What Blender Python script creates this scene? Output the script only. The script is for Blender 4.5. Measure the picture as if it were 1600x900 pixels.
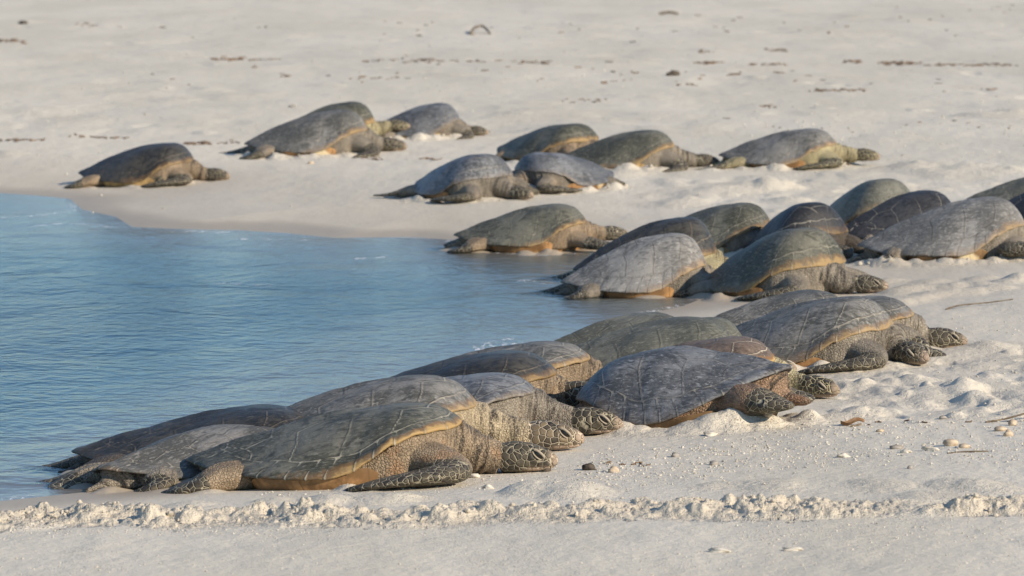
import bpy, bmesh, math, random
import numpy as np
from mathutils import Vector, Matrix, Euler

for o in list(bpy.data.objects): bpy.data.objects.remove(o)
scene = bpy.context.scene
COL = scene.collection
PI = math.pi
# ------------------------------------------------------------------ camera numbers and the lie of the land
F_PX, CAM_H, HORIZON = 7700.0, 2.25, -180.0
PITCH = math.atan((450 - HORIZON) / F_PX)

def _hash(ix, iy, seed):
    h = (ix.astype(np.int64) * 374761393 + iy.astype(np.int64) * 668265263 + seed * 1442695041) & 0xffffffff
    h = ((h ^ (h >> 13)) * 1274126177) & 0xffffffff
    h = h ^ (h >> 16)
    return (h & 0xffffff) / float(0xffffff)

def vnoise(x, y, seed=0):
    ix = np.floor(x); iy = np.floor(y); fx = x - ix; fy = y - iy
    fx = fx * fx * (3 - 2 * fx); fy = fy * fy * (3 - 2 * fy)
    a = _hash(ix, iy, seed); b = _hash(ix + 1, iy, seed); c = _hash(ix, iy + 1, seed); d = _hash(ix + 1, iy + 1, seed)
    return (a + (b - a) * fx) * (1 - fy) + (c + (d - c) * fx) * fy - 0.5

def fbm(x, y, seed=0, octs=4, gain=0.5):
    s = 0.0; a = 1.0
    for o in range(octs):
        s = s + a * vnoise(x * 2 ** o + 17.3 * o, y * 2 ** o - 9.1 * o, seed + o); a *= gain
    return s

def sstep(a, b, x):
    t = np.clip((x - a) / (b - a), 0, 1); return t * t * (3 - 2 * t)

# the waterline of the cove, metres (x right, y away from the camera)
SHORE_PX = [(-2600, 300), (-900, 292), (-250, 296), (0, 301), (60, 305), (108, 310), (128, 327), (180, 338), (205, 354), (300, 358), (370, 359), (450, 364), (520, 371),
            (640, 370), (705, 374), (760, 392), (850, 398), (930, 392), (975, 400), (1030, 425), (1085, 442), (1110, 462), (1070, 478), (980, 498),
            (900, 535), (800, 580), (640, 650), (470, 712), (300, 758), (130, 772), (0, 786), (-250, 806), (-900, 850), (-2600, 990)]
def px_flat(px, py):
    D = CAM_H * F_PX / (py - HORIZON)     # close enough for a point at water level
    return ((px - 800) / F_PX * D, D)
SHORE = np.array([px_flat(*p) for p in SHORE_PX])

def shore_dist(x, y):
    x = np.asarray(x, float); y = np.asarray(y, float)
    d2 = np.full(x.shape, 1e18); inside = np.zeros(x.shape, bool)
    n = len(SHORE)
    for i in range(n):
        ax, ay = SHORE[i]; bx, by = SHORE[(i + 1) % n]
        ex, ey = bx - ax, by - ay
        t = np.clip(((x - ax) * ex + (y - ay) * ey) / (ex * ex + ey * ey + 1e-12), 0, 1)
        if i < n - 1:
            d2 = np.minimum(d2, (x - ax - t * ex) ** 2 + (y - ay - t * ey) ** 2)
        c = ((ay > y) != (by > y)) & (x < (bx - ax) * (y - ay) / (by - ay + 1e-12) + ax)
        inside ^= c
    d = np.sqrt(d2)
    return np.where(inside, -d, d)

def base_z(x, y, d=None):
    if d is None: d = shore_dist(x, y)
    land = 0.40 * (1 - np.exp(-np.maximum(d, 0) / 6.5))
    sd = np.maximum(-d, 0); sea = np.maximum(-0.022 * sd - 0.07 * np.maximum(sd - 1.3, 0), -1.6)
    return np.where(d > 0, land, sea)

def project(P):
    P = np.asarray(P, float)
    c, s = math.cos(PITCH), math.sin(PITCH)
    Z = P[..., 2] - CAM_H
    f = P[..., 1] * c - Z * s; u = P[..., 1] * s + Z * c
    return np.stack([800 + F_PX * P[..., 0] / f, 450 - F_PX * u / f], -1)

def ground_at(px, py):
    c, s = math.cos(PITCH), math.sin(PITCH)
    a = (px - 800) / F_PX; b = (450 - py) / F_PX
    dx, dy, dz = a, c + b * s, -s + b * c
    D = np.linspace(13, 130, 4000)
    x = dx / dy * D; z = CAM_H + dz / dy * D
    g = base_z(x, D)
    k = int(np.argmax(z <= g))
    if k == 0: return x[-1], D[-1], g[-1]
    t = (z[k-1] - g[k-1]) / ((z[k-1] - g[k-1]) - (z[k] - g[k]))
    Dk = D[k-1] + t * (D[k] - D[k-1]); xk = dx / dy * Dk
    return float(xk), float(Dk), float(base_z(np.array([xk]), np.array([Dk]))[0])

# ------------------------------------------------------------------ shape of a carapace (length 1, nose along +x)
NTH = 240
def half_width(x):
    x = np.asarray(x, float); a = 0.06
    fr = 0.39 * (1 - np.clip((x - a) / (0.5 - a), 0, 1) ** 2.5) ** (1 / 2.0)
    re = 0.39 * (1 - np.clip((a - x) / (0.5 + a), 0, 1) ** 2.0) ** (1 / 1.22)
    return np.where(x > a, fr, re)

def rim_height(x):
    return np.interp(x, [-.5, -.42, -.3, -.1, .06, .13, .20, .27, .35, .43, .5], [.105, .085, .060, .050, .050, .068, .110, .155, .188, .200, .198])

def outline(xc=0.24):
    xs = 0.5 * np.cos(np.linspace(0, math.pi, 2001)); w = half_width(xs)
    w[0] = w[-1] = 0
    ox = np.concatenate([xs, xs[::-1][1:-1]]); oy = np.concatenate([w, -w[::-1][1:-1]])
    th = np.arctan2(oy, ox - xc) % (2 * math.pi); rr = np.hypot(ox - xc, oy)
    o = np.argsort(th); th, rr = th[o], rr[o]
    th = np.concatenate([th - 2 * math.pi, th, th + 2 * math.pi]); rr = np.tile(rr, 3)
    # even spacing by arc length along the rim
    X = np.append(ox, ox[0]); Y = np.append(oy, oy[0])
    s = np.concatenate([[0], np.cumsum(np.hypot(np.diff(X), np.diff(Y)))])
    q = np.linspace(0, s[-1], NTH, endpoint=False)
    return np.interp(q, s, X), np.interp(q, s, Y), (th, rr)

def cara_z(r, ex, ey, xc, top):
    """height at fraction r of the way from the crest to the rim point (ex, ey)"""
    ez = rim_height(ex)
    cth = (ex - xc) / (np.hypot(ex - xc, ey) + 1e-9)
    p = np.where(cth < 0, 2.5 - 0.85 * np.maximum(-cth, 0) ** 1.5, 2.5 + 1.6 * cth)
    z = top + (ez - top) * r ** p
    flare = 0.009 * np.exp(-((r - 0.97) / 0.05) ** 2) * (cth < 0.1)
    return z + flare

def turtle_frame(x, y, yaw, pitch=0.0, roll=0.0):
    e = 0.35
    gx = (base_z(np.array([x + e]), np.array([y])) - base_z(np.array([x - e]), np.array([y])))[0] / (2 * e)
    gy = (base_z(np.array([x]), np.array([y + e])) - base_z(np.array([x]), np.array([y - e])))[0] / (2 * e)
    n = np.array([-gx, -gy, 1.0]); n /= np.linalg.norm(n)
    f = np.array([math.cos(yaw), math.sin(yaw), 0.0]); f -= n * f.dot(n); f /= np.linalg.norm(f)
    l = np.cross(n, f)
    if pitch:
        c, s = math.cos(pitch), math.sin(pitch); f, n = f * c + n * s, n * c - f * s
    if roll:
        c, s = math.cos(roll), math.sin(roll); l, n = l * c + n * s, n * c - l * s
    return np.stack([f, l, n], 1)   # columns: local x, y, z

# ------------------------------------------------------------------ camera, sky, sun, exposure
cam_d = bpy.data.cameras.new('camera'); cam = bpy.data.objects.new('camera', cam_d); COL.objects.link(cam)
cam.location = (0, 0, CAM_H); cam.rotation_euler = (PI / 2 - PITCH, 0, 0)
cam_d.sensor_width = 36; cam_d.lens = 36 * F_PX / 1600; cam_d.clip_start = 0.5; cam_d.clip_end = 8000
cam_d.dof.use_dof = True; cam_d.dof.focus_distance = 19.5; cam_d.dof.aperture_fstop = 8.0
scene.camera = cam
SUN_DIR = Vector((0.76, -0.52, 0.43)).normalized()
sun_el = math.asin(SUN_DIR.z); sun_az = math.atan2(SUN_DIR.x, SUN_DIR.y)
world = bpy.data.worlds.new('World'); scene.world = world; world.use_nodes = True
wn = world.node_tree.nodes; wl = world.node_tree.links
sky = wn.new('ShaderNodeTexSky'); sky.sky_type = 'NISHITA'; sky.sun_disc = False
sky.sun_elevation = sun_el; sky.sun_rotation = sun_az; sky.air_density = 1.0; sky.dust_density = 0.0; sky.ozone_density = 3.5
wl.new(sky.outputs[0], wn['Background'].inputs[0]); wn['Background'].inputs[1].default_value = 0.115
sun_d = bpy.data.lights.new('sun', 'SUN'); sun_d.energy = 4.4; sun_d.angle = math.radians(0.53); sun_d.color = (1.0, 0.86, 0.68)
sun = bpy.data.objects.new('sun', sun_d); COL.objects.link(sun); sun.rotation_euler = SUN_DIR.to_track_quat('Z', 'Y').to_euler()
scene.view_settings.view_transform = 'Standard'; scene.view_settings.look = 'None'
scene.view_settings.gamma = 1; scene.view_settings.use_curve_mapping = False
scene.view_settings.exposure = 0.55
scene.render.resolution_x = 1024; scene.render.resolution_y = 576

# ------------------------------------------------------------------ helpers
def mesh_np(name, V, F, mats=None, smooth=True):
    """V (n,3), F list of index arrays (quads array and/or tris array)"""
    me = bpy.data.meshes.new(name)
    V = np.asarray(V, np.float32); me.vertices.add(len(V)); me.vertices.foreach_set('co', V.ravel())
    Fs = [np.asarray(f, np.int32) for f in (F if isinstance(F, (list, tuple)) else [F]) if len(f)]
    idx = np.concatenate([f.ravel() for f in Fs]); cnt = np.concatenate([np.full(len(f), f.shape[1]) for f in Fs])
    me.loops.add(len(idx)); me.loops.foreach_set('vertex_index', idx.astype(np.int32))
    st = np.concatenate([[0], np.cumsum(cnt)[:-1]]).astype(np.int32)
    me.polygons.add(len(cnt)); me.polygons.foreach_set('loop_start', st)
    me.polygons.foreach_set('use_smooth', np.full(len(cnt), smooth))
    me.update(calc_edges=True); me.validate()
    for m in (mats or []): me.materials.append(m)
    return me
def attr(me, name, vals):
    a = me.attributes.new(name, 'FLOAT', 'POINT'); a.data.foreach_set('value', np.asarray(vals, np.float32))
def link(name, me, parent=None):
    o = bpy.data.objects.new(name, me); COL.objects.link(o)
    if parent: o.parent = parent
    return o
def tag(o, label=None, cat=None, group=None, kind=None):
    if label: o['label'] = label
    if cat: o['category'] = cat
    if group: o['group'] = group
    if kind: o['kind'] = kind
    return o
def grid_faces(nr, nc, wrap=False):
    i = np.arange(nr - 1)[:, None]; j = np.arange(nc if wrap else nc - 1)[None, :]; k = (j + 1) % nc
    return np.stack([i * nc + j, i * nc + k, (i + 1) * nc + k, (i + 1) * nc + j], -1).reshape(-1, 4)

class N:
    """small wrapper for building node materials"""
    def __init__(s, name):
        s.m = bpy.data.materials.new(name); s.m.use_nodes = True; s.t = s.m.node_tree; s.t.nodes.clear()
    def n(s, typ, **kw):
        nd = s.t.nodes.new(typ)
        for k, v in kw.items(): setattr(nd, k, v)
        return nd
    def put(s, sock, v):
        if hasattr(v, 'is_output') or isinstance(v, bpy.types.NodeSocket): s.t.links.new(v, sock)
        elif isinstance(v, (tuple, list)) and len(v) == 3 and sock.type == 'RGBA': sock.default_value = (*v, 1)
        else: sock.default_value = v
    def math(s, op, a, b=0.0, c=None, clamp=False):
        nd = s.n('ShaderNodeMath', operation=op, use_clamp=clamp); s.put(nd.inputs[0], a); s.put(nd.inputs[1], b)
        if c is not None: s.put(nd.inputs[2], c)
        return nd.outputs[0]
    def mix(s, f, a, b, mode='MIX'):
        nd = s.n('ShaderNodeMix', data_type='RGBA', blend_type=mode); s.put(nd.inputs[0], f); s.put(nd.inputs[6], a); s.put(nd.inputs[7], b); return nd.outputs[2]
    def ramp(s, v, a, b, lo=0.0, hi=1.0):
        nd = s.n('ShaderNodeMapRange', interpolation_type='SMOOTHSTEP'); s.put(nd.inputs[0], v)
        nd.inputs[1].default_value = a; nd.inputs[2].default_value = b; nd.inputs[3].default_value = lo; nd.inputs[4].default_value = hi; return nd.outputs[0]
    def noise(s, vec, scale, detail=3, rough=0.55, dist=0.0):
        nd = s.n('ShaderNodeTexNoise'); s.t.links.new(vec, nd.inputs['Vector']); nd.inputs['Scale'].default_value = scale
        nd.inputs['Detail'].default_value = detail; nd.inputs['Roughness'].default_value = rough; nd.inputs['Distortion'].default_value = dist; return nd.outputs[0]
    def voro(s, vec, scale, feature='DISTANCE_TO_EDGE', rnd=1.0):
        nd = s.n('ShaderNodeTexVoronoi', feature=feature); s.t.links.new(vec, nd.inputs['Vector']); nd.inputs['Scale'].default_value = scale
        nd.inputs['Randomness'].default_value = rnd; return nd
    def coords(s, scale=(1, 1, 1), kind='Object', loc=(0, 0, 0)):
        c = s.n('ShaderNodeTexCoord'); mp = s.n('ShaderNodeMapping'); s.t.links.new(c.outputs[kind], mp.inputs[0])
        mp.inputs['Scale'].default_value = scale; mp.inputs['Location'].default_value = loc; return mp.outputs[0]
    def attr(s, name): return s.n('ShaderNodeAttribute', attribute_name=name).outputs['Fac']
    def bump(s, h, strength=0.5, dist=0.01, prev=None):
        nd = s.n('ShaderNodeBump'); s.put(nd.inputs['Height'], h); nd.inputs['Strength'].default_value = strength; nd.inputs['Distance'].default_value = dist
        if prev: s.t.links.new(prev, nd.inputs['Normal'])
        return nd.outputs[0]
    def out(s, color, rough=0.8, normal=None, spec=0.3, coat=0.0):
        b = s.n('ShaderNodeBsdfPrincipled'); s.put(b.inputs['Base Color'], color); s.put(b.inputs['Roughness'], rough)
        s.put(b.inputs['Specular IOR Level'], spec)
        if normal: s.t.links.new(normal, b.inputs['Normal'])
        o = s.n('ShaderNodeOutputMaterial'); s.t.links.new(b.outputs[0], o.inputs[0]); return s.m

# ------------------------------------------------------------------ the sand
def sand_material():
    s = N('coral_sand'); P = s.coords(kind='Object')
    wet = s.attr('wet'); rough_a = s.attr('disturbed')
    big = s.noise(s.coords((0.5, 0.12, 1)), 1.4, 5); fine = s.noise(P, 90, 4, 0.65)
    c = s.mix(s.ramp(big, .35, .65), (.55, .505, .41), (.62, .57, .47))
    c = s.mix(s.math('MULTIPLY', s.ramp(s.noise(s.coords((1.0, .25, 1)), 9, 5, .7), .48, .66), .30), c, (.48, .435, .355))
    c = s.mix(s.math('MULTIPLY', s.ramp(fine, .45, .72), .35), c, (.66, .62, .55))
    # white shell and coral crumbs, and a sprinkle of brown ones
    v = s.voro(P, 75, 'F1'); crumb = s.ramp(v.outputs['Distance'], .30, .18)
    patch = s.ramp(s.noise(s.coords((1.0, .35, 1)), 2.2, 4), .50, .66)
    sel = s.math('GREATER_THAN', s.n_sep(v.outputs['Color'], 0), .55)
    c = s.mix(s.math('MULTIPLY', s.math('MULTIPLY', crumb, sel), s.math('MULTIPLY_ADD', patch, .75, .12)), c, (.78, .74, .66))
    sel2 = s.math('GREATER_THAN', s.n_sep(v.outputs['Color'], 1), .93)
    c = s.mix(s.math('MULTIPLY', s.math('MULTIPLY', crumb, sel2), s.math('MULTIPLY_ADD', patch, .7, .1)), c, (.22, .17, .12))
    c = s.mix(s.math('MULTIPLY', rough_a, .7), c, (.53, .465, .36))
    c = s.mix(wet, c, s.mix(1.0, c, (.62, .57, .52), 'MULTIPLY'))
    h = s.math('ADD', s.math('MULTIPLY', s.noise(P, 160, 3), .35), s.math('MULTIPLY', s.noise(P, 26, 4, .6), 1.0))
    h = s.math('ADD', h, s.math('MULTIPLY', s.math('MULTIPLY', crumb, patch), .8))
    dry = s.math('SUBTRACT', 1.0, s.math('MULTIPLY', wet, .93))
    h = s.math('MULTIPLY', h, s.math('MULTIPLY', dry, s.math('MULTIPLY_ADD', rough_a, 1.2, .8)))
    rg = s.math('SUBTRACT', .93, s.math('MULTIPLY', wet, .38))
    return s.out(c, rg, s.bump(h, 1.0, .009), s.math('MULTIPLY_ADD', wet, .15, .12))
def _sep(self, col, i):
    nd = self.n('ShaderNodeSeparateColor'); self.t.links.new(col, nd.inputs[0]); return nd.outputs[i]
N.n_sep = _sep
M_SAND = sand_material()

UC = np.arange(-0.135, 0.13501, 0.00026)
ue = [0.135];
while ue[-1] < 8: ue.append(ue[-1] * 1.10 + 0.0008)
ue = np.array(ue[1:]); U = np.concatenate([-ue[::-1], UC, ue])
rows = [1.0]
while rows[-1] < 14.6: rows.append(rows[-1] * 1.03)
while rows[-1] < 19.5: rows.append(rows[-1] + 0.012)
while rows[-1] < 48: rows.append(rows[-1] * 1.0012)
while rows[-1] < 115: rows.append(rows[-1] * 1.003)
while rows[-1] < 4000: rows.append(rows[-1] * 1.12)
R = np.array(rows)
GX = R[:, None] * U[None, :]; GY = np.repeat(R[:, None], len(U), 1)
SD = shore_dist(GX, GY)
GZ = base_z(GX, GY, SD)
core = (np.abs(U) < 0.2)[None, :] & ((R > 13) & (R < 130))[:, None]
wob = fbm(GX * 1.3, GY * 0.5, 3, 4)
wet = np.maximum(1 - sstep(0.10, 0.75, SD + 0.25 * wob), np.maximum(.42 * (1 - sstep(.4, 3.2, SD + .8 * wob)) * sstep(19, 24, GY), .15 * (1 - sstep(.4, 1.5, SD + .5 * wob))))
# gentle undulation, wind ripples
dryland = sstep(0.3, 2.0, SD)
add = dryland * (0.018 * fbm(GX * 1.1, GY * 0.55, 11, 4) + 0.004 * fbm(GX * 9, GY * 4, 21, 3))
far = sstep(42, 60, GY)
add += far * 0.05 * fbm(GX * .25, GY * .12, 31, 3)
add = np.where(core, add, add * 0.3)
DIST = np.zeros_like(GZ)
LUMP = np.zeros_like(GZ)
def window(x, y, rx, ry):
    i0, i1 = np.searchsorted(R, [y - ry, y + ry]); j0, j1 = np.searchsorted(U, [(x - rx) / y - .0006, (x + rx) / y + .0006])
    return slice(i0, i1), slice(j0, j1)
def lump(x, y, r, h, ry=None, flat=1.0, seed=0, mode='max', power=1.0, dist=1.0):
    ry = ry or r
    w = window(x, y, r * 1.4, ry * 1.4); X = GX[w]; Y = GY[w]
    if X.size == 0: return
    n = fbm(X / r * .9, Y / ry * .9, seed, 2) * .5
    d = np.sqrt(((X - x) / r) ** 2 + ((Y - y) / ry) ** 2) + n
    b = h * np.clip(1 - d ** 2, 0, 1) ** power
    if mode == 'max': LUMP[w] = np.maximum(LUMP[w], b)
    else: LUMP[w] += b
    DIST[w] = np.maximum(DIST[w], dist * sstep(0, .3, b / abs(h)))
rg = np.random.RandomState(5)
def wpts(pts): return np.array([ground_at(*p)[:2] for p in pts])
def along(pl, n):
    s = np.concatenate([[0], np.cumsum(np.hypot(*np.diff(pl, axis=0).T))]); q = rg.rand(n) * s[-1]
    return np.interp(q, s, pl[:, 0]), np.interp(q, s, pl[:, 1])
# the crumbly track across the foreground
berm = wpts([(-300, 822), (0, 822), (150, 816), (300, 820), (430, 812), (620, 818), (760, 806), (900, 806), (1000, 800), (1150, 804), (1300, 802)])
berm2 = wpts([(1505, 800), (1600, 797), (1900, 800)])
for pl, n, sy in ((berm, 1500, .20), (berm2, 420, .13)):
    bx, by = along(pl, n)
    for k in range(n):
        g = rg.randn()
        if abs(g) > 2: continue
        r = .007 + .022 * rg.rand() ** 3
        lump(bx[k], by[k] + g * sy * .8, r, .6 * r * (.30 + .45 * rg.rand()), ry=r * 1.25, seed=k, power=.8)
    bx, by = along(pl, n // 9)
    for k in range(n // 9):
        r = .04 + .07 * rg.rand(); lump(bx[k], by[k] + rg.randn() * sy * .4, r, .004 + .010 * rg.rand(), ry=r * 1.3, seed=900 + k, mode='add')
def band_mask(pl, w, wob_seed):
    d = np.full(GX.shape, 9.0); sel = (R > 16.2) & (R < 19.2)
    x = GX[sel]; y = GY[sel]; dd = np.full(x.shape, 9.0)
    for i in range(len(pl) - 1):
        a, b = pl[i], pl[i + 1]; e = b - a; t = np.clip(((x - a[0]) * e[0] + (y - a[1]) * e[1]) / (e @ e), 0, 1)
        dd = np.minimum(dd, np.hypot(x - a[0] - t * e[0], y - a[1] - t * e[1]))
    d[sel] = dd + .05 * fbm(x * 5, y * 4, wob_seed + 5, 3); wv = w * (1 + .8 * fbm(GX * 2.2, GY * 1.2, wob_seed, 3))
    return 1 - sstep(wv * .55, wv * 1.15, d)
BM = np.maximum(band_mask(berm, .27, 71), band_mask(berm2, .19, 72))
CR = BM * np.clip(.35 + .75 * sstep(-.25, .35, fbm(GX * 1.7, GY * 2.0, 91, 2)), 0, 1.2) * (.022 * np.clip(.5 + fbm(GX * 5, GY * 4, 81, 3), 0, 1) + .019 * np.abs(fbm(GX * 17, GY * 11, 82, 4, .6)) + .010 * np.abs(fbm(GX * 75, GY * 45, 83, 2)))
DIST = np.maximum(DIST, BM * .9)
for pl, n, sy in ((berm, 60, .2), (berm2, 12, .12)):
    bx, by = along(pl, n)
    for k in range(n):
        r = rg.uniform(.018, .045); lump(bx[k], by[k] + rg.uniform(-1, 1) * sy * .9, r, r * rg.uniform(.35, .7), ry=r * 1.2, seed=3000 + k, mode='add', power=.6)
# smooth heaps thrown up along the track and around the resting animals (px, py, width m, height m)
for k, (px, py, w, h) in enumerate([(540, 782, .16, .045), (600, 786, .14, .04), (505, 790, .1, .03), (640, 782, .1, .03), (870, 770, .20, .050), (905, 776, .16, .035), (830, 772, .12, .035),
        (430, 786, .12, .03), (300, 792, .12, .03), (180, 800, .1, .035), (150, 806, .1, .03), (740, 800, .12, .03),
        (1200, 762, .16, .03), (1110, 764, .12, .02), (1370, 762, .14, .022), (1500, 760, .14, .03), (1560, 764, .16, .025), (1440, 780, .2, .03), (1430, 790, .12, .02), (1560, 790, .15, .02),
        (1290, 602, .12, .04), (1335, 612, .2, .03), (1340, 650, .17, .05), (1300, 655, .14, .035), (1400, 620, .25, .03), (1450, 612, .25, .035), (1500, 620, .2, .035), (1530, 628, .10, .045),
        (1440, 632, .07, .03), (1350, 600, .2, .025), (1290, 580, .15, .025), (1345, 605, .15, .03), (1480, 598, .25, .03), (1540, 606, .3, .03), (1590, 618, .12, .04), (1560, 548, .3, .03),
        (1500, 552, .25, .03), (1440, 560, .25, .025), (1580, 570, .3, .03), (1400, 575, .2, .025), (1330, 572, .12, .03), (1330, 582, .2, .03), (1550, 645, .25, .025),
        (1400, 458, .14, .05), (1430, 452, .14, .05), (1420, 470, .16, .05), (1455, 462, .16, .05), (1480, 450, .14, .05), (1500, 458, .15, .045), (1520, 447, .15, .05), (1550, 452, .15, .045),
        (1585, 440, .14, .05), (1600, 436, .14, .05), (1400, 476, .12, .035), (1450, 440, .12, .03), (1390, 440, .12, .04), (1530, 436, .12, .03),
        (1405, 265, .25, .04), (1440, 262, .25, .05), (1470, 266, .3, .04), (1510, 264, .25, .04), (1550, 268, .3, .035), (1520, 180, .25, .05), (1560, 182, .3, .045), (1590, 176, .3, .05), (1490, 276, .3, .03),
        (1050, 306, .25, .03), (1080, 300, .3, .03), (1110, 304, .25, .035), (1140, 300, .25, .04), (1170, 297, .25, .045), (1200, 294, .2, .05), (1225, 293, .2, .04), (1130, 292, .3, .03), (1050, 320, .3, .025),
        (1190, 290, .3, .03), (10, 242, .2, .05), (975, 268, .2, .05), (960, 274, .2, .05), (1000, 270, .2, .05)]):
    x, y, z = ground_at(px, py); lump(x, y, w, h * (.55 if y < 20 else .5), ry=w * 1.6, seed=k * 7, mode='add', power=1.3, dist=.35)
for k in range(150):      # old soft footprints of birds and wind-blown humps on the upper beach
    px, py = rg.uniform(1290, 1640), rg.uniform(545, 660)
    x, y, z = ground_at(px, py); w = rg.uniform(.03, .12); lump(x, y, w, rg.uniform(-.016, .022), ry=w * 1.7, seed=k, mode='add', power=1.2, dist=.2)
for k in range(130):
    px, py = rg.uniform(1040, 1640), rg.uniform(255, 330)
    x, y, z = ground_at(px, py)
    w = rg.uniform(.06, .2); lump(x, y, w, rg.uniform(-.02, .022), ry=w * 1.7, seed=k, mode='add', power=1.2, dist=.15)
for k in range(260):
    px, py = rg.uniform(-50, 1650), rg.uniform(0, 215)
    x, y, z = ground_at(px, py)
    w = rg.uniform(.1, .5); lump(x, y, w, rg.uniform(-.02, .018), ry=w * 2, seed=k, mode='add', power=1.2, dist=.25 * rg.rand())

# ------------------------------------------------------------------ the turtles: materials
PAL = {  # two shell tones (linear), seam tone, seam strength, rim strength, roughness
    'grey':  ((.190, .182, .165), (.070, .069, .060), (.36, .32, .25), .75, .42, .62),
    'pale':  ((.25, .24, .22), (.11, .107, .098), (.12, .105, .085), .6, .35, .65),
    'olive': ((.135, .130, .100), (.045, .046, .033), (.34, .31, .24), .5, .45, .60),
    'moss':  ((.140, .136, .110), (.045, .046, .034), (.38, .35, .27), .85, .65, .60),
    'green': ((.142, .140, .113), (.070, .071, .056), (.24, .22, .16), .4, .15, .62),
    'ink':   ((.048, .048, .049), (.020, .020, .021), (.34, .31, .25), .65, .25, .5),
    'dark':  ((.060, .055, .044), (.020, .019, .016), (.20, .16, .11), .6, .35, .42),
    'slate': ((.175, .180, .185), (.058, .061, .065), (.34, .31, .25), .6, .12, .55),
    'brown': ((.150, .110, .082), (.075, .055, .040), (.46, .40, .30), .95, 1.0, .58),
}
def shell_material(kind, seed):
    a, b, sc, ss, rs, ro = PAL[kind]
    s = N('shell_' + kind); off = (seed * 3.7, seed * 1.9, seed)
    P = s.coords(loc=off); st = s.coords((2.2, 6.5, 6.5), loc=off)
    n1 = s.noise(P, 3.2, 5, .6, .6); n2 = s.noise(st, 5.5, 6, .68, 1.2); n3 = s.noise(P, 42, 3, .6)
    f = s.math('ADD', s.math('MULTIPLY', n1, .55), s.math('MULTIPLY', n2, .45))
    c = s.mix(s.ramp(f, .44, .56), b, a)
    c = s.mix(s.math('MULTIPLY', s.ramp(s.noise(P, 1.9, 3, .6, .8), .50, .60), .6), c, b)
    c = s.mix(s.ramp(s.noise(st, 14, 4, .7, .5), .52, .70), c, tuple(x * 1.45 for x in a))
    c = s.mix(s.math('MULTIPLY', s.ramp(s.noise(P, 7, 5, .7, .8), .56, .68), .75), c, tuple(x * .75 for x in b))
    c = s.mix(s.math('MULTIPLY', s.ramp(n3, .60, .75), .45), c, tuple(min(1, x * 1.7) for x in a))
    rim = s.attr('rim'); rn = s.math('ADD', rim, s.math('MULTIPLY', s.math('SUBTRACT', s.noise(P, 9, 4, .6), .5), 1.0))
    c = s.mix(s.math('MULTIPLY', s.ramp(rn, .62, .80), rs * .9), c, (.20, .105, .035))
    c = s.mix(s.math('MULTIPLY', s.ramp(rn, .82, .98), rs), c, (.44, .29, .11))
    seam = s.attr('seam'); sn = s.math('ADD', seam, s.math('MULTIPLY', s.math('SUBTRACT', n3, .5), .004))
    line = s.ramp(sn, .0046, .0014); line = s.math('MULTIPLY', line, s.ramp(s.attr('rad'), .30, .60, .10, 1.0)); amt = s.math('MULTIPLY', line, s.math('MULTIPLY', s.ramp(s.noise(P, 4, 3), .35, .60, .35, 1.0), ss))
    halo = s.math('MULTIPLY', s.ramp(sn, .016, .004), .22)
    c = s.mix(halo, c, tuple(x * .6 for x in b))
    c = s.mix(amt, c, sc)
    h = s.math('ADD', s.math('MULTIPLY', n2, .5), s.math('MULTIPLY', n3, .4)); h = s.math('SUBTRACT', h, s.math('MULTIPLY', s.ramp(sn, .008, .001), .35))
    h = s.math('ADD', h, s.math('MULTIPLY', s.noise(s.coords((3, 16, 16), loc=off), 11, 4, .7), .5))
    r = s.math('ADD', ro - .1, s.math('MULTIPLY', n2, .25))
    return s.out(c, r, s.bump(h, .65, .008), .38)

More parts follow.
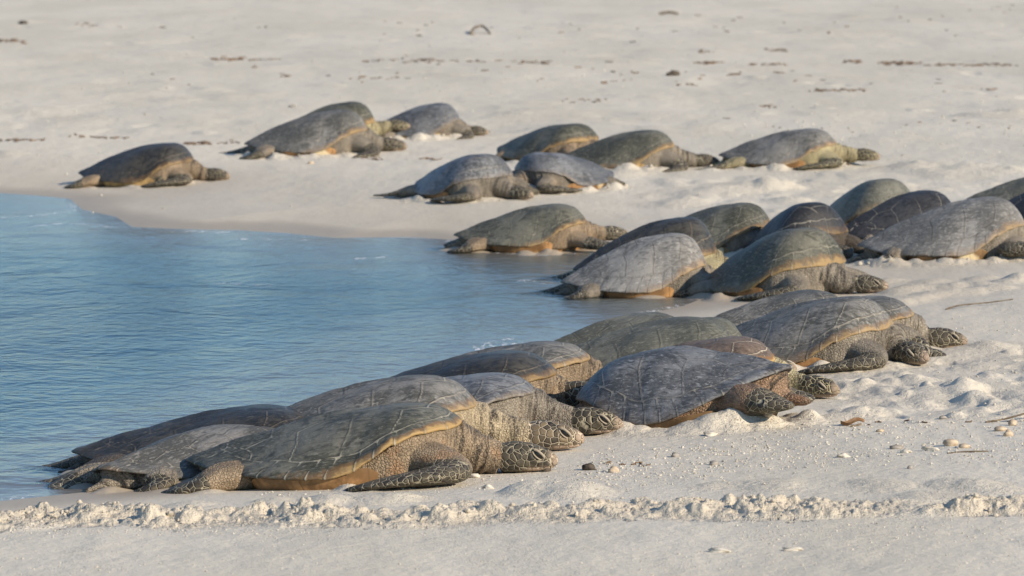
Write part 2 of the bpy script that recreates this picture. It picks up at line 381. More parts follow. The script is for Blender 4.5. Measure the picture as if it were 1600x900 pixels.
def skin_material(kind, seed):
    tan = {'warm': (.30, .225, .145), 'grey': (.25, .215, .165), 'pale': (.42, .34, .22), 'dark': (.11, .09, .068), 'yellow': (.40, .345, .20), 'orange': (.29, .19, .12)}[kind]
    s = N('skin_' + kind); off = (seed * 2.3, seed, seed * 1.1); P = s.coords(loc=off)
    al = s.attr('fold'); sc = s.attr('scaly'); pale = s.attr('belly')
    sep = s.n('ShaderNodeSeparateXYZ'); s.t.links.new(P, sep.inputs[0])
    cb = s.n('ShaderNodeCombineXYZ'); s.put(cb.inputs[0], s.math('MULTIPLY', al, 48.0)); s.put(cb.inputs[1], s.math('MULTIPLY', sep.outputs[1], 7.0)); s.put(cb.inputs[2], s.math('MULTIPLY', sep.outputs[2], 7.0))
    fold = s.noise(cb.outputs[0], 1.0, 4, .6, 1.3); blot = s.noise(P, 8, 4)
    c = s.mix(s.ramp(blot, .40, .62), tuple(x * .62 for x in tan), tan)
    c = s.mix(s.math('MULTIPLY', s.ramp(s.noise(P, 6, 3, .6), .55, .70), .6 if kind in ('warm', 'orange') else .25), c, (tan[0] * 1.15, tan[1] * .80, tan[2] * .55))
    c = s.mix(s.math('MULTIPLY', s.ramp(fold, .53, .38), s.ramp(al, .36, .14, .12, 1.0)), c, (.045, .036, .026))  # shade of the creases painted into the skin colour where the folds dip
    c = s.mix(s.math('MULTIPLY', s.ramp(fold, .56, .72, 0, .5), s.ramp(al, .36, .14, .2, 1.0)), c, tuple(min(1, x * 1.5) for x in tan))  # fold ridges painted lighter, as if catching the light
    gran = s.voro(P, 85, 'DISTANCE_TO_EDGE').outputs['Distance']; c = s.mix(s.math('MULTIPLY', s.ramp(gran, .09, .02), .40), c, tuple(x * .45 for x in tan))
    cell = s.voro(P, 38, 'DISTANCE_TO_EDGE', .85); cid = s.voro(P, 38, 'F1', .85)
    c = s.mix(s.math('MULTIPLY', s.ramp(s.voro(P, 48, 'DISTANCE_TO_EDGE').outputs['Distance'], .10, .03), .25), c, tuple(min(1, x * 1.5) for x in tan))
    dark = s.mix(s.n_sep(cid.outputs['Color'], 0), (.026, .022, .017), (.085, .070, .045) if kind != 'pale' else (.20, .15, .09))
    if kind == 'yellow': border = (.48, .42, .24)
    elif kind == 'pale': border = (.55, .47, .34)
    elif kind == 'dark': border = (.17, .15, .11)
    else: border = (.33, .29, .20)
    dark = s.mix(s.math('MULTIPLY', s.ramp(s.noise(P, 60, 3), .5, .7), .35), dark, (.16, .14, .11))
    plate = s.mix(s.ramp(s.math('ADD', cell.outputs['Distance'], s.math('MULTIPLY', s.math('SUBTRACT', s.noise(P, 70, 2), .5), .05)), .026, .060), border, dark)
    c = s.mix(s.ramp(sc, .35, .65), c, plate)
    c = s.mix(s.math('MULTIPLY', pale, .8), c, (.50, .37, .27) if kind != 'dark' else (.18, .14, .1))
    h = s.mix(s.ramp(sc, .35, .65), s.math('ADD', s.math('MULTIPLY', fold, 1.1), s.math('MULTIPLY', s.ramp(gran, 0, .2), .5)),
              s.math('ADD', s.ramp(cell.outputs['Distance'], 0, .14), s.math('MULTIPLY', s.noise(P, 90, 3), .3)))
    return s.out(c, .62, s.bump(h, .8, .009), .35)

def belly_material(kind, seed):
    s = N('under_shell_' + kind); P = s.coords(loc=(seed, seed * 2, 0))
    a = {'orange': (.37, .205, .085), 'yellow': (.44, .30, .13), 'brown': (.20, .12, .055)}[kind]
    n = s.noise(P, 9, 5, .6); c = s.mix(s.ramp(n, .40, .60), tuple(x * .45 for x in a), a)
    c = s.mix(s.ramp(s.noise(P, 5, 3), .60, .70), c, (.62, .52, .33))
    seam = s.attr('seam'); c = s.mix(s.math('MULTIPLY', s.ramp(seam, .006, .002), .7), c, (.12, .07, .03))
    c = s.mix(s.math('MULTIPLY', s.ramp(s.noise(P, 22, 4, .7), .62, .7), .4), c, (.07, .045, .025))
    return s.out(c, .5, s.bump(s.noise(P, 40, 3), .3, .004), .4)
def simple(name, c, r, spec=.5):
    s = N(name); return s.out(c, r, None, spec)
M_EYE = simple('eye_dark', (.006, .005, .004), .12, .6)
def lid_material():
    s = N('eyelid_skin'); P = s.coords(); n = s.noise(P, 120, 3)
    return s.out(s.mix(n, (.16, .13, .09), (.44, .38, .29)), .6, s.bump(n, .6, .003))
M_LID = lid_material()

# ------------------------------------------------------------------ carapace
NR = 72
def seam_points(xc=0.2):
    """centre lines of the seams between scutes in plan, as many points"""
    ox, oy, (th, rr) = outline(xc)
    def on(r, t):  # fraction r towards the rim, angle
        R_ = np.interp(t, th, rr) * r; return np.stack([xc + R_ * np.cos(t), R_ * np.sin(t)], 1)
    segs = []; t = np.linspace(0, 2 * PI, 900); ring = on(.855 + .008 * np.sin(t * 13), t); segs.append(ring)
    def rim_at(x, r):   # point at plan x on fraction r ring, left side
        k = np.argmin(np.abs(ox - x) + (oy < 0) * 9); return np.array([xc + (ox[k] - xc) * r, oy[k] * r])
    def line(p, q, n=60):
        a = np.linspace(0, 1, n)[:, None]; return np.array(p) * (1 - a) + np.array(q) * a
    vx = [.385, .215, .02, -.18, -.345]                 # seams across the middle row
    zx = [.30, .12, -.08, -.27]                         # where the side seams leave the middle row
    pts = [(.43, .05)]
    for i in range(5):
        pts.append((vx[i], .085 if i < 4 else .05))
        if i < 4: pts.append((zx[i], .145 - .012 * i))
    pts.append((-.425, .075))
    half = [line(pts[i], pts[i + 1]) for i in range(len(pts) - 1)]
    for i, x in enumerate(vx): half.append(line((x, 0), (x, pts[1 + 2 * i][1])))
    for i, x in enumerate(zx):
        q = rim_at([.27, .06, -.15, -.33][i], .855); m = [(x * .5 + q[0] * .5) + .012, (pts[2 + 2 * i][1] + q[1]) / 2]
        half += [line((x, pts[2 + 2 * i][1]), m), line(m, q)]
    for k in range(12):                                 # the marginal plates
        x = .47 - k * .083 + .01 * math.sin(k * 2.1)
        if x < -.49: continue
        a = rim_at(x, .855); b = rim_at(x - .012, 1.0); half.append(line(a, b, 30))
    half.append(line((-.455, 0), (-.5, 0), 20)); half.append(line((.455, 0), (.5, 0), 20))
    for h in half: segs += [h, h * np.array([1, -1])]
    return np.concatenate(segs)

def carapace_grid(xc, top, rr_list):
    ex, ey, _ = outline(xc)
    r = np.asarray(rr_list)[:, None]
    X = xc + (ex - xc)[None] * r; Y = ey[None] * r; Z = cara_z(r, ex[None], ey[None], xc, top)
    return X, Y, Z
_seam_cache = {}
def seam_field(xc):
    if xc in _seam_cache: return _seam_cache[xc]
    rr = np.linspace(0, 1, NR); X, Y, Z = carapace_grid(xc, .31, rr)
    sp = seam_points(xc); ex, ey, (th, rt) = outline(xc)
    t = np.arctan2(sp[:, 1], sp[:, 0] - xc); Rr = np.interp(t, th, rt); rf = np.clip(np.hypot(sp[:, 0] - xc, sp[:, 1]) / Rr, 0, 1)
    EX = xc + np.cos(t) * Rr; EY = np.sin(t) * Rr
    S = np.stack([sp[:, 0], sp[:, 1], cara_z(rf, EX, EY, xc, .31)], 1).astype(np.float32)
    V = np.stack([X, Y, Z], -1).reshape(-1, 3).astype(np.float32); d = np.empty(len(V), np.float32)
    for i in range(0, len(V), 2000):
        q = V[i:i + 2000]; d[i:i + 2000] = np.sqrt(((q[:, None] - S[None]) ** 2).sum(-1).min(1))
    _seam_cache[xc] = d; return d

def make_carapace(root, L, top, xc, mat, seed, k_lift=0.0):
    rr = np.linspace(0, 1, NR); X, Y, Z = carapace_grid(xc, top, rr); d = seam_field(xc).reshape(X.shape)
    rng = np.random.RandomState(seed)
    Z = Z + .0022 * sstep(0, .03, d) - .001 + .007 * fbm(X * 5 + seed, Y * 5, seed, 3) * sstep(0, .2, 1 - rr)[:, None] 
    Z = Z + .010 * np.maximum(0, .05 - np.abs(Y)) / .05 * (X < .2) * np.sin(np.clip((X + .5) * 9, 0, 99)) ** 2 * .5
    if k_lift: Z = Z + k_lift * sstep(-.02, -.40, X) * (rr[:, None] ** 2)
    wob = .012 * vnoise(X[-1] * 7 + seed, Y[-1] * 7, seed + 3)
    ex, ey = X[-1], Y[-1]
    serr = (ex < -.1) * .006 * np.abs(np.sin(ex * 38))
    k = 1 + (wob[None] - serr[None]) * sstep(.8, 1, rr)[:, None]; X = xc + (X - xc) * k; Y = Y * k
    Z = Z + (sstep(.85, 1, rr)[:, None]) * .012 * vnoise(ex * 6 + 5 * seed, ey * 6, seed + 9)[None]
    rim = np.repeat(rr[:, None], X.shape[1], 1); fac = .62 + .38 * sstep(-.25, .3, X)
    rimv = sstep(.76, 1.03, rim) * fac * (np.abs(Y) > -1)
    # rolled edge and inner side
    extra = []
    for q, dz in ((1.002, -.005), (.996, -.010), (.975, -.010), (.88, .004)):
        extra.append(np.stack([xc + (X[-1] - xc) * q, Y[-1] * q, Z[-1] + dz], -1))
    V = np.concatenate([np.stack([X, Y, Z], -1).reshape(-1, 3)] + extra); nc = X.shape[1]
    F = grid_faces(NR + 4, nc, True)
    me = mesh_np('carapace', V * L, [F], [mat])
    attr(me, 'seam', np.concatenate([d.ravel()] + [d[-1]] * 4) * 1.0)
    attr(me, 'rad', np.concatenate([rim.ravel(), np.ones(4 * nc)]))
    attr(me, 'rim', np.concatenate([rimv.ravel()] + [rimv[-1] * 1.1] * 4))
    return link('carapace', me, root)

def make_plastron(root, L, top, xc, mat):
    ex, ey, _ = outline(xc); ez = rim_height(ex); nc = len(ex)
    side = sstep(-.34, -.22, ex) * (1 - sstep(.14, .27, ex))
    z0 = np.where(side > 0, (.025 + (ez - .003 - .025) * side), .025)
    rs = [.972 - .10 * (1 - side), .962 - .10 * (1 - side), .925 - .09 * (1 - side), .88 - .09 * (1 - side), np.full(nc, .5), np.full(nc, .01)]
    zs = [z0, z0 * .62 + .004, z0 * .15, np.full(nc, -.03), np.full(nc, -.035), np.full(nc, -.035)]
    V = np.concatenate([np.stack([xc + (ex - xc) * r, ey * r, z], 1) for r, z in zip(rs, zs)])
    me = mesh_np('plastron', V * L, [grid_faces(6, nc, True)], [mat])
    d = np.abs(((ex * 12.1 + .3) % 1) - .5) * .08
    attr(me, 'seam', np.tile(d, 6)); return link('plastron', me, root)

# ------------------------------------------------------------------ body: every limb a tapering tube, grown together into one skin
def catmull(P, n):
    P = np.asarray(P, float); k = len(P); s = np.linspace(0, k - 1, n); i = np.minimum(s.astype(int), k - 2); t = (s - i)[:, None]
    g = lambda j: P[np.clip(j, 0, k - 1)]
    a, b, c, d = g(i - 1), g(i), g(i + 1), g(i + 2)
    return .5 * (2 * b + (c - a) * t + (2 * a - 5 * b + 4 * c - d) * t ** 2 + (3 * b - a - 3 * c + d) * t ** 3)
def tube(P, n=40, m=24, up=(0, 0, 1)):
    """P rows: x y z half_width half_thickness"""
    C_ = catmull(P, n); c = C_[:, :3]; w = np.maximum(C_[:, 3], .003); h = np.maximum(C_[:, 4], .003)
    T = np.gradient(c, axis=0); T /= np.linalg.norm(T, axis=1)[:, None]
    S = np.cross(np.array(up, float), T); S /= np.linalg.norm(S, axis=1)[:, None]; Uu = np.cross(T, S)
    a = np.linspace(0, 2 * PI, m, endpoint=False)
    V = c[:, None] + S[:, None] * (np.cos(a)[None, :, None] * w[:, None, None]) + Uu[:, None] * (np.sin(a)[None, :, None] * h[:, None, None])
    V = np.concatenate([V.reshape(-1, 3), c[:1], c[-1:]]); F = grid_faces(n, m, True)[:, ::-1]
    j = np.arange(m); cap0 = np.stack([np.full(m, n * m), (j + 1) % m, j], 1)[:, ::-1]; cap1 = np.stack([np.full(m, n * m + 1), (n - 1) * m + j, (n - 1) * m + (j + 1) % m], 1)[:, ::-1]
    return V, F, np.concatenate([cap0, cap1]), c

FRONT = {
    'back': [(.30, .20, .10, .09, .075), (.42, .28, .085, .082, .062), (.48, .36, .058, .072, .046), (.43, .43, .050, .082, .034), (.32, .47, .042, .080, .024), (.20, .485, .028, .056, .016), (.11, .475, .014, .015, .008)],
    'stub': [(.30, .20, .10, .09, .075), (.42, .26, .085, .082, .060), (.53, .27, .055, .070, .045), (.62, .25, .035, .070, .030), (.69, .22, .022, .055, .02), (.73, .20, .010, .015, .008)],
    'side': [(.30, .20, .10, .09, .075), (.40, .32, .080, .080, .060), (.42, .45, .050, .078, .040), (.34, .57, .035, .080, .026), (.22, .66, .025, .060, .018), (.12, .72, .014, .02, .009)],
    'none': [(.20, .12, .06, .06, .05), (.22, .16, .05, .06, .05), (.22, .20, .04, .04, .03), (.21, .22, .03, .01, .01)],
    'fwd':  [(.30, .20, .10, .09, .075), (.42, .28, .080, .082, .060), (.53, .36, .055, .074, .045), (.66, .41, .040, .082, .030), (.80, .42, .030, .066, .020), (.93, .40, .014, .018, .009)],
    'reach': [(.30, .20, .10, .09, .075), (.38, .30, .080, .082, .060), (.38, .41, .07, .074, .045), (.56, .43, .075, .090, .034), (.76, .42, .055, .080, .024), (.93, .40, .020, .025, .012)],
    'drop': [(.30, .20, .10, .09, .075), (.42, .27, .095, .080, .070), (.50, .33, .050, .070, .050), (.48, .42, .025, .070, .030), (.40, .50, .018, .05, .02), (.33, .54, .010, .015, .009)],
}
HIND = {
    'out':  [(-.26, .15, .05, .09, .055), (-.34, .22, .055, .085, .052), (-.41, .26, .040, .070, .040), (-.47, .27, .024, .070, .026), (-.53, .25, .014, .05, .014), (-.57, .23, .008, .015, .008)],
    'tuck': [(-.26, .15, .05, .09, .055), (-.32, .20, .050, .080, .050), (-.38, .22, .035, .065, .032), (-.43, .20, .020, .055, .018), (-.47, .17, .010, .015, .008)],
    'haunch': [(-.26, .15, .07, .10, .075), (-.37, .19, .065, .095, .072), (-.46, .21, .045, .080, .050), (-.53, .23, .025, .070, .030), (-.60, .25, .012, .025, .012)],
    'long': [(-.26, .15, .05, .09, .055), (-.36, .20, .055, .080, .050), (-.46, .24, .035, .060, .034), (-.57, .27, .018, .055, .018), (-.68, .29, .008, .036, .010), (-.76, .29, .004, .012, .007)],
}
def neck_head(turn, ext, lift):
    """paths of neck and head; turn in radians to the animal's left"""
    b = np.array([.44, 0, .115]); pts = [(.26, 0, .10, .16, .085), (.38, 0, .115, .150, .090)]
    pts.append((.465, 0, .120, .122, .090))
    d0 = .465; x, y, z = .465, 0.0, .112; n = 3; step = .055 * ext
    hz = .056 + lift
    for i in range(1, n + 1):
        a = turn * i / n; x += math.cos(a) * step; y += math.sin(a) * step; f = i / n
        z = .112 + (hz - .112) * f; w = [.090, .072, .065][i - 1]; h = [.080, .068, .061][i - 1]; pts.append((x, y, z, w, h))
    hp = []; a = turn
    A = [0, .12, .3, .5, .68, .82, .92, .975, 1.0]; W = [.062, .071, .074, .069, .057, .043, .030, .018, .006]
    H = [.058, .064, .067, .063, .054, .045, .034, .022, .008]; Zc = [0, .002, .002, -.002, -.009, -.015, -.022, -.028, -.031]
    for i in range(9):
        q = .205 * A[i]; hp.append((x + math.cos(a) * q, y + math.sin(a) * q, hz + Zc[i] * .9, W[i] * .93, H[i] * .92))
    return pts, hp, (x, y, hz, a)

def dist_path(V, c):
    d = np.full(len(V), 9.0); s = np.zeros(len(V))
    for k in range(len(c)):
        q = np.linalg.norm(V - c[k], axis=1); b = q < d; d[b] = q[b]; s[b] = k / (len(c) - 1)
    return d, s

def make_body(root, L, top, xc, mat, seed, near, far_, hn, hf, turn, ext, lift, voxel, eyes, k_lift=0.0):
    rng = np.random.RandomState(seed + 77)
    parts = []; paths = {}
    # torso under the shell
    ex, ey, _ = outline(xc); rs = [0, .3, .6, .8, .9]
    V = []
    for r in rs: V.append(np.stack([xc + (ex - xc) * r, ey * r, cara_z(np.full_like(ex, min(r * 1.06, 1)), ex, ey, xc, top) * .92 - .022], 1))
    fs = sstep(.17, .30, ex); rs_ = sstep(-.36, -.46, ex); fr = .90 + .080 * fs + .05 * rs_; fs = np.maximum(fs, rs_ * .8)
    V[-1] = np.stack([xc + (ex - xc) * fr, ey * fr, (cara_z(np.full_like(ex, .95), ex, ey, xc, top) * .92 - .022) * (1 - fs) + (cara_z(np.full_like(ex, .99), ex, ey, xc, top) - .013) * fs], 1)
    V.append(np.stack([xc + (ex - xc) * (fr - .02), ey * (fr - .03), np.full_like(ex, .02)], 1)); V.append(np.stack([xc + (ex - xc) * .5, ey * .5, np.full_like(ex, -.02)], 1)); V.append(np.stack([xc + 0 * ex, 0 * ey, np.full_like(ex, -.02)], 1))
    step = 4; V = [v[::step] for v in V]; m = len(V[0]); V = np.concatenate(V); V[:m, :2] += 1e-4 * V[m:2 * m, :2]
    V[:, 2] += k_lift * sstep(-.02, -.40, V[:, 0]) * (V[:, 2] > .03)
    parts.append((V, grid_faces(8, m, True), np.zeros((0, 3), int)))
    j = np.arange(m)
    npts, hpts, (hx, hy, hz, ha) = neck_head(turn, ext, lift)
    for nm, P, kw in (('neck', npts, dict(n=30, m=32)), ('head', hpts, dict(n=40, m=32))):
        v, f, t, c = tube(P, **kw)
        if nm == 'head':      # flat underside, brow ridges and a hooked beak
            lo = v[:, 2] < hz - .035; v[lo, 2] = hz - .035 - (hz - .035 - v[lo, 2]) * .55
        parts.append((v, f, t)); paths[nm] = c
    for s_, preset, hpre, key in ((-1, near, hn, 'n'), (1, far_, hf, 'f')):
        P = np.array(FRONT[preset]); P[:, 1] *= s_; P[2:, :2] += rng.randn(1, 2) * .012
        v, f, t, c = tube(P, n=56, m=22); parts.append((v, f, t)); paths['flip' + key] = c
        P = np.array(HIND[hpre]); P[:, 1] *= s_; P[2:, :2] += rng.randn(1, 2) * .012
        v, f, t, c = tube(P, n=40, m=20); parts.append((v, f, t)); paths['hind' + key] = c
    v, f, t, c = tube([(-.38, 0, .04, .05, .035), (-.46, 0, .035, .03, .028), (-.53, 0.01, .02, .018, .018), (-.57, .015, .012, .006, .006)], n=16, m=14); parts.append((v, f, t))
    n0 = 0; VV, Q, Tt = [], [], []
    for v, f, t in parts:
        VV.append(v); Q.append(f + n0); Tt.append(t + n0); n0 += len(v)
    me = mesh_np('tmp', np.concatenate(VV), [np.concatenate(Q), np.concatenate(Tt)])
    tmp = link('tmp', me)
    md = tmp.modifiers.new('r', 'REMESH'); md.mode = 'VOXEL'; md.voxel_size = voxel; md.use_smooth_shade = True
    sm = tmp.modifiers.new('s', 'SMOOTH'); sm.factor = .5; sm.iterations = 3
    ev = tmp.evaluated_get(bpy.context.evaluated_depsgraph_get()); me2 = bpy.data.meshes.new_from_object(ev)
    bpy.data.objects.remove(tmp)
    me2.name = 'body'; nv = len(me2.vertices); V = np.empty(nv * 3, np.float32); me2.vertices.foreach_get('co', V); V = V.reshape(-1, 3).astype(float)
    NM = np.empty(nv * 3, np.float32); me2.vertices.foreach_get('normal', NM); NM = NM.reshape(-1, 3)
    dn, sn = dist_path(V, paths['neck']); dh, sh = dist_path(V, paths['head'])
    df1, s1 = dist_path(V, paths['flipn']); df2, s2 = dist_path(V, paths['flipf']); dg1, g1 = dist_path(V, paths['hindn']); dg2, g2 = dist_path(V, paths['hindf'])
    hb = np.array([hx, hy, hz])
    scaly = np.zeros(nv)
    head = (dh < .11) & (dh < dn + .01) & (V[:, 0] > .40); ax = (V[:, 0] - hx) * math.cos(ha) + (V[:, 1] - hy) * math.sin(ha)
    scaly = np.maximum(scaly, np.where(head, sstep(.0, .018, ax), 0))
    for d, s in ((df1, s1), (df2, s2)): scaly = np.maximum(scaly, np.where(d < .12, sstep(.30, .40, s), 0))
    for d, s in ((dg1, g1), (dg2, g2)): scaly = np.maximum(scaly, np.where(d < .11, sstep(.34, .46, s), 0))
    nearlimb = (np.minimum.reduce([dh + (V[:, 0] < .45) * 9, df1, df2, dg1, dg2]) < .13)
    scaly *= nearlimb
    fold = np.linalg.norm((V - hb) * np.array([1, 1, .8]), axis=1)
    hind_side = V[:, 0] < -.1; fh = np.linalg.norm(V - np.array([-.50, 0, .0]), axis=1); fold = np.where(hind_side, fh * .9, fold)
    belly = np.where(head, sstep(hz - .02, hz - .045, V[:, 2]) * sstep(.06, .12, ax), 0)
    belly = np.maximum(belly, np.where(head, sstep(.165, .198, ax) * .6, 0))
    # wrinkles pressed into the skin itself
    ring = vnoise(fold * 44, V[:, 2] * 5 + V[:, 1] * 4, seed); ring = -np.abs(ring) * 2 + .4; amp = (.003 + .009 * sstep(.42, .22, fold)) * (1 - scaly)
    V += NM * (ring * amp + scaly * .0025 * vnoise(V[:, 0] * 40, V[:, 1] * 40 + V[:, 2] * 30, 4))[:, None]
    # brow and mouth line
    if eyes:
        for s_ in (-1, 1):
            ec = head_point(hx, hy, hz, ha, .138, s_ * .0465, .016); q = np.linalg.norm(V - ec, axis=1)
            V += NM * (.006 * np.exp(-((q - .026) / .008) ** 2) - .006 * np.exp(-(q / .014) ** 2))[:, None]
        my = np.abs(V[:, 2] - (hz - .034 + .05 * np.clip(.15 - ax, 0, .1))); V -= NM * (np.where(head & (ax > .10), .0045 * np.exp(-(my / .004) ** 2), 0))[:, None]
    me2.vertices.foreach_set('co', (V * L).astype(np.float32).ravel())
    me2.polygons.foreach_set('use_smooth', np.ones(len(me2.polygons), bool))
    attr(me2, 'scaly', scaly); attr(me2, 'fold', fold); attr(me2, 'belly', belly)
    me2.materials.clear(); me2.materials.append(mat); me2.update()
    ob = link('body', me2, root)
    if eyes:
        for s_ in (-1, 1): make_eye(ob, head_point(hx, hy, hz, ha, .139, s_ * .0475, .016) * L, ha, s_, L)
    return ob

def head_point(hx, hy, hz, ha, ax, side, up):
    return np.array([hx + math.cos(ha) * ax - math.sin(ha) * side, hy + math.sin(ha) * ax + math.cos(ha) * side, hz + up])
def ellipsoid(rx, ry, rz, nu=16, nv=10):
    u = np.linspace(0, 2 * PI, nu, endpoint=False); v = np.linspace(-PI / 2 + .02, PI / 2 - .02, nv)
    V = np.stack([rx * np.cos(v)[:, None] * np.cos(u), ry * np.cos(v)[:, None] * np.sin(u), rz * np.sin(v)[:, None] + 0 * u], -1)
    return V.reshape(-1, 3), grid_faces(nv, nu, True)
def make_eye(body, p, ha, s_, L):
    V, F = ellipsoid(.021 * L, .0125 * L, .0115 * L)
    tilt = Matrix.Rotation(ha, 3, 'Z') @ Matrix.Rotation(math.radians(44), 3, 'Y') @ Matrix.Rotation(math.radians(-12 * s_), 3, 'Z')
    M = np.array(tilt); V = V @ M.T
    e = link('eye', mesh_np('eye', V, [F], [M_EYE]), body); e.location = p.tolist()
    # heavy lids: two almond bands leaving a slanted slit
    ps = []
    for sg in (-1, 1):
        path = []
        for k in range(9):
            a = PI * k / 8; path.append((math.cos(a) * .024, s_ * (.0095 - .004 * abs(math.cos(a))), sg * (.003 + .0075 * math.sin(a)), (.0050 if sg > 0 else .0028), .0060 * (.35 + .65 * math.sin(a))))
        v, f, t, c = tube(np.array(path), n=20, m=10, up=(0, 1, 0)); ps.append((v, f, t))
    n0 = 0; VV, Q, T_ = [], [], []
    for v, f, t in ps: VV.append(v); Q.append(f + n0); T_.append(t + n0); n0 += len(v)
    V = (np.concatenate(VV) * L) @ M.T
    link('eyelid', mesh_np('eyelid', V, [np.concatenate(Q), np.concatenate(T_)], [M_LID]), e)

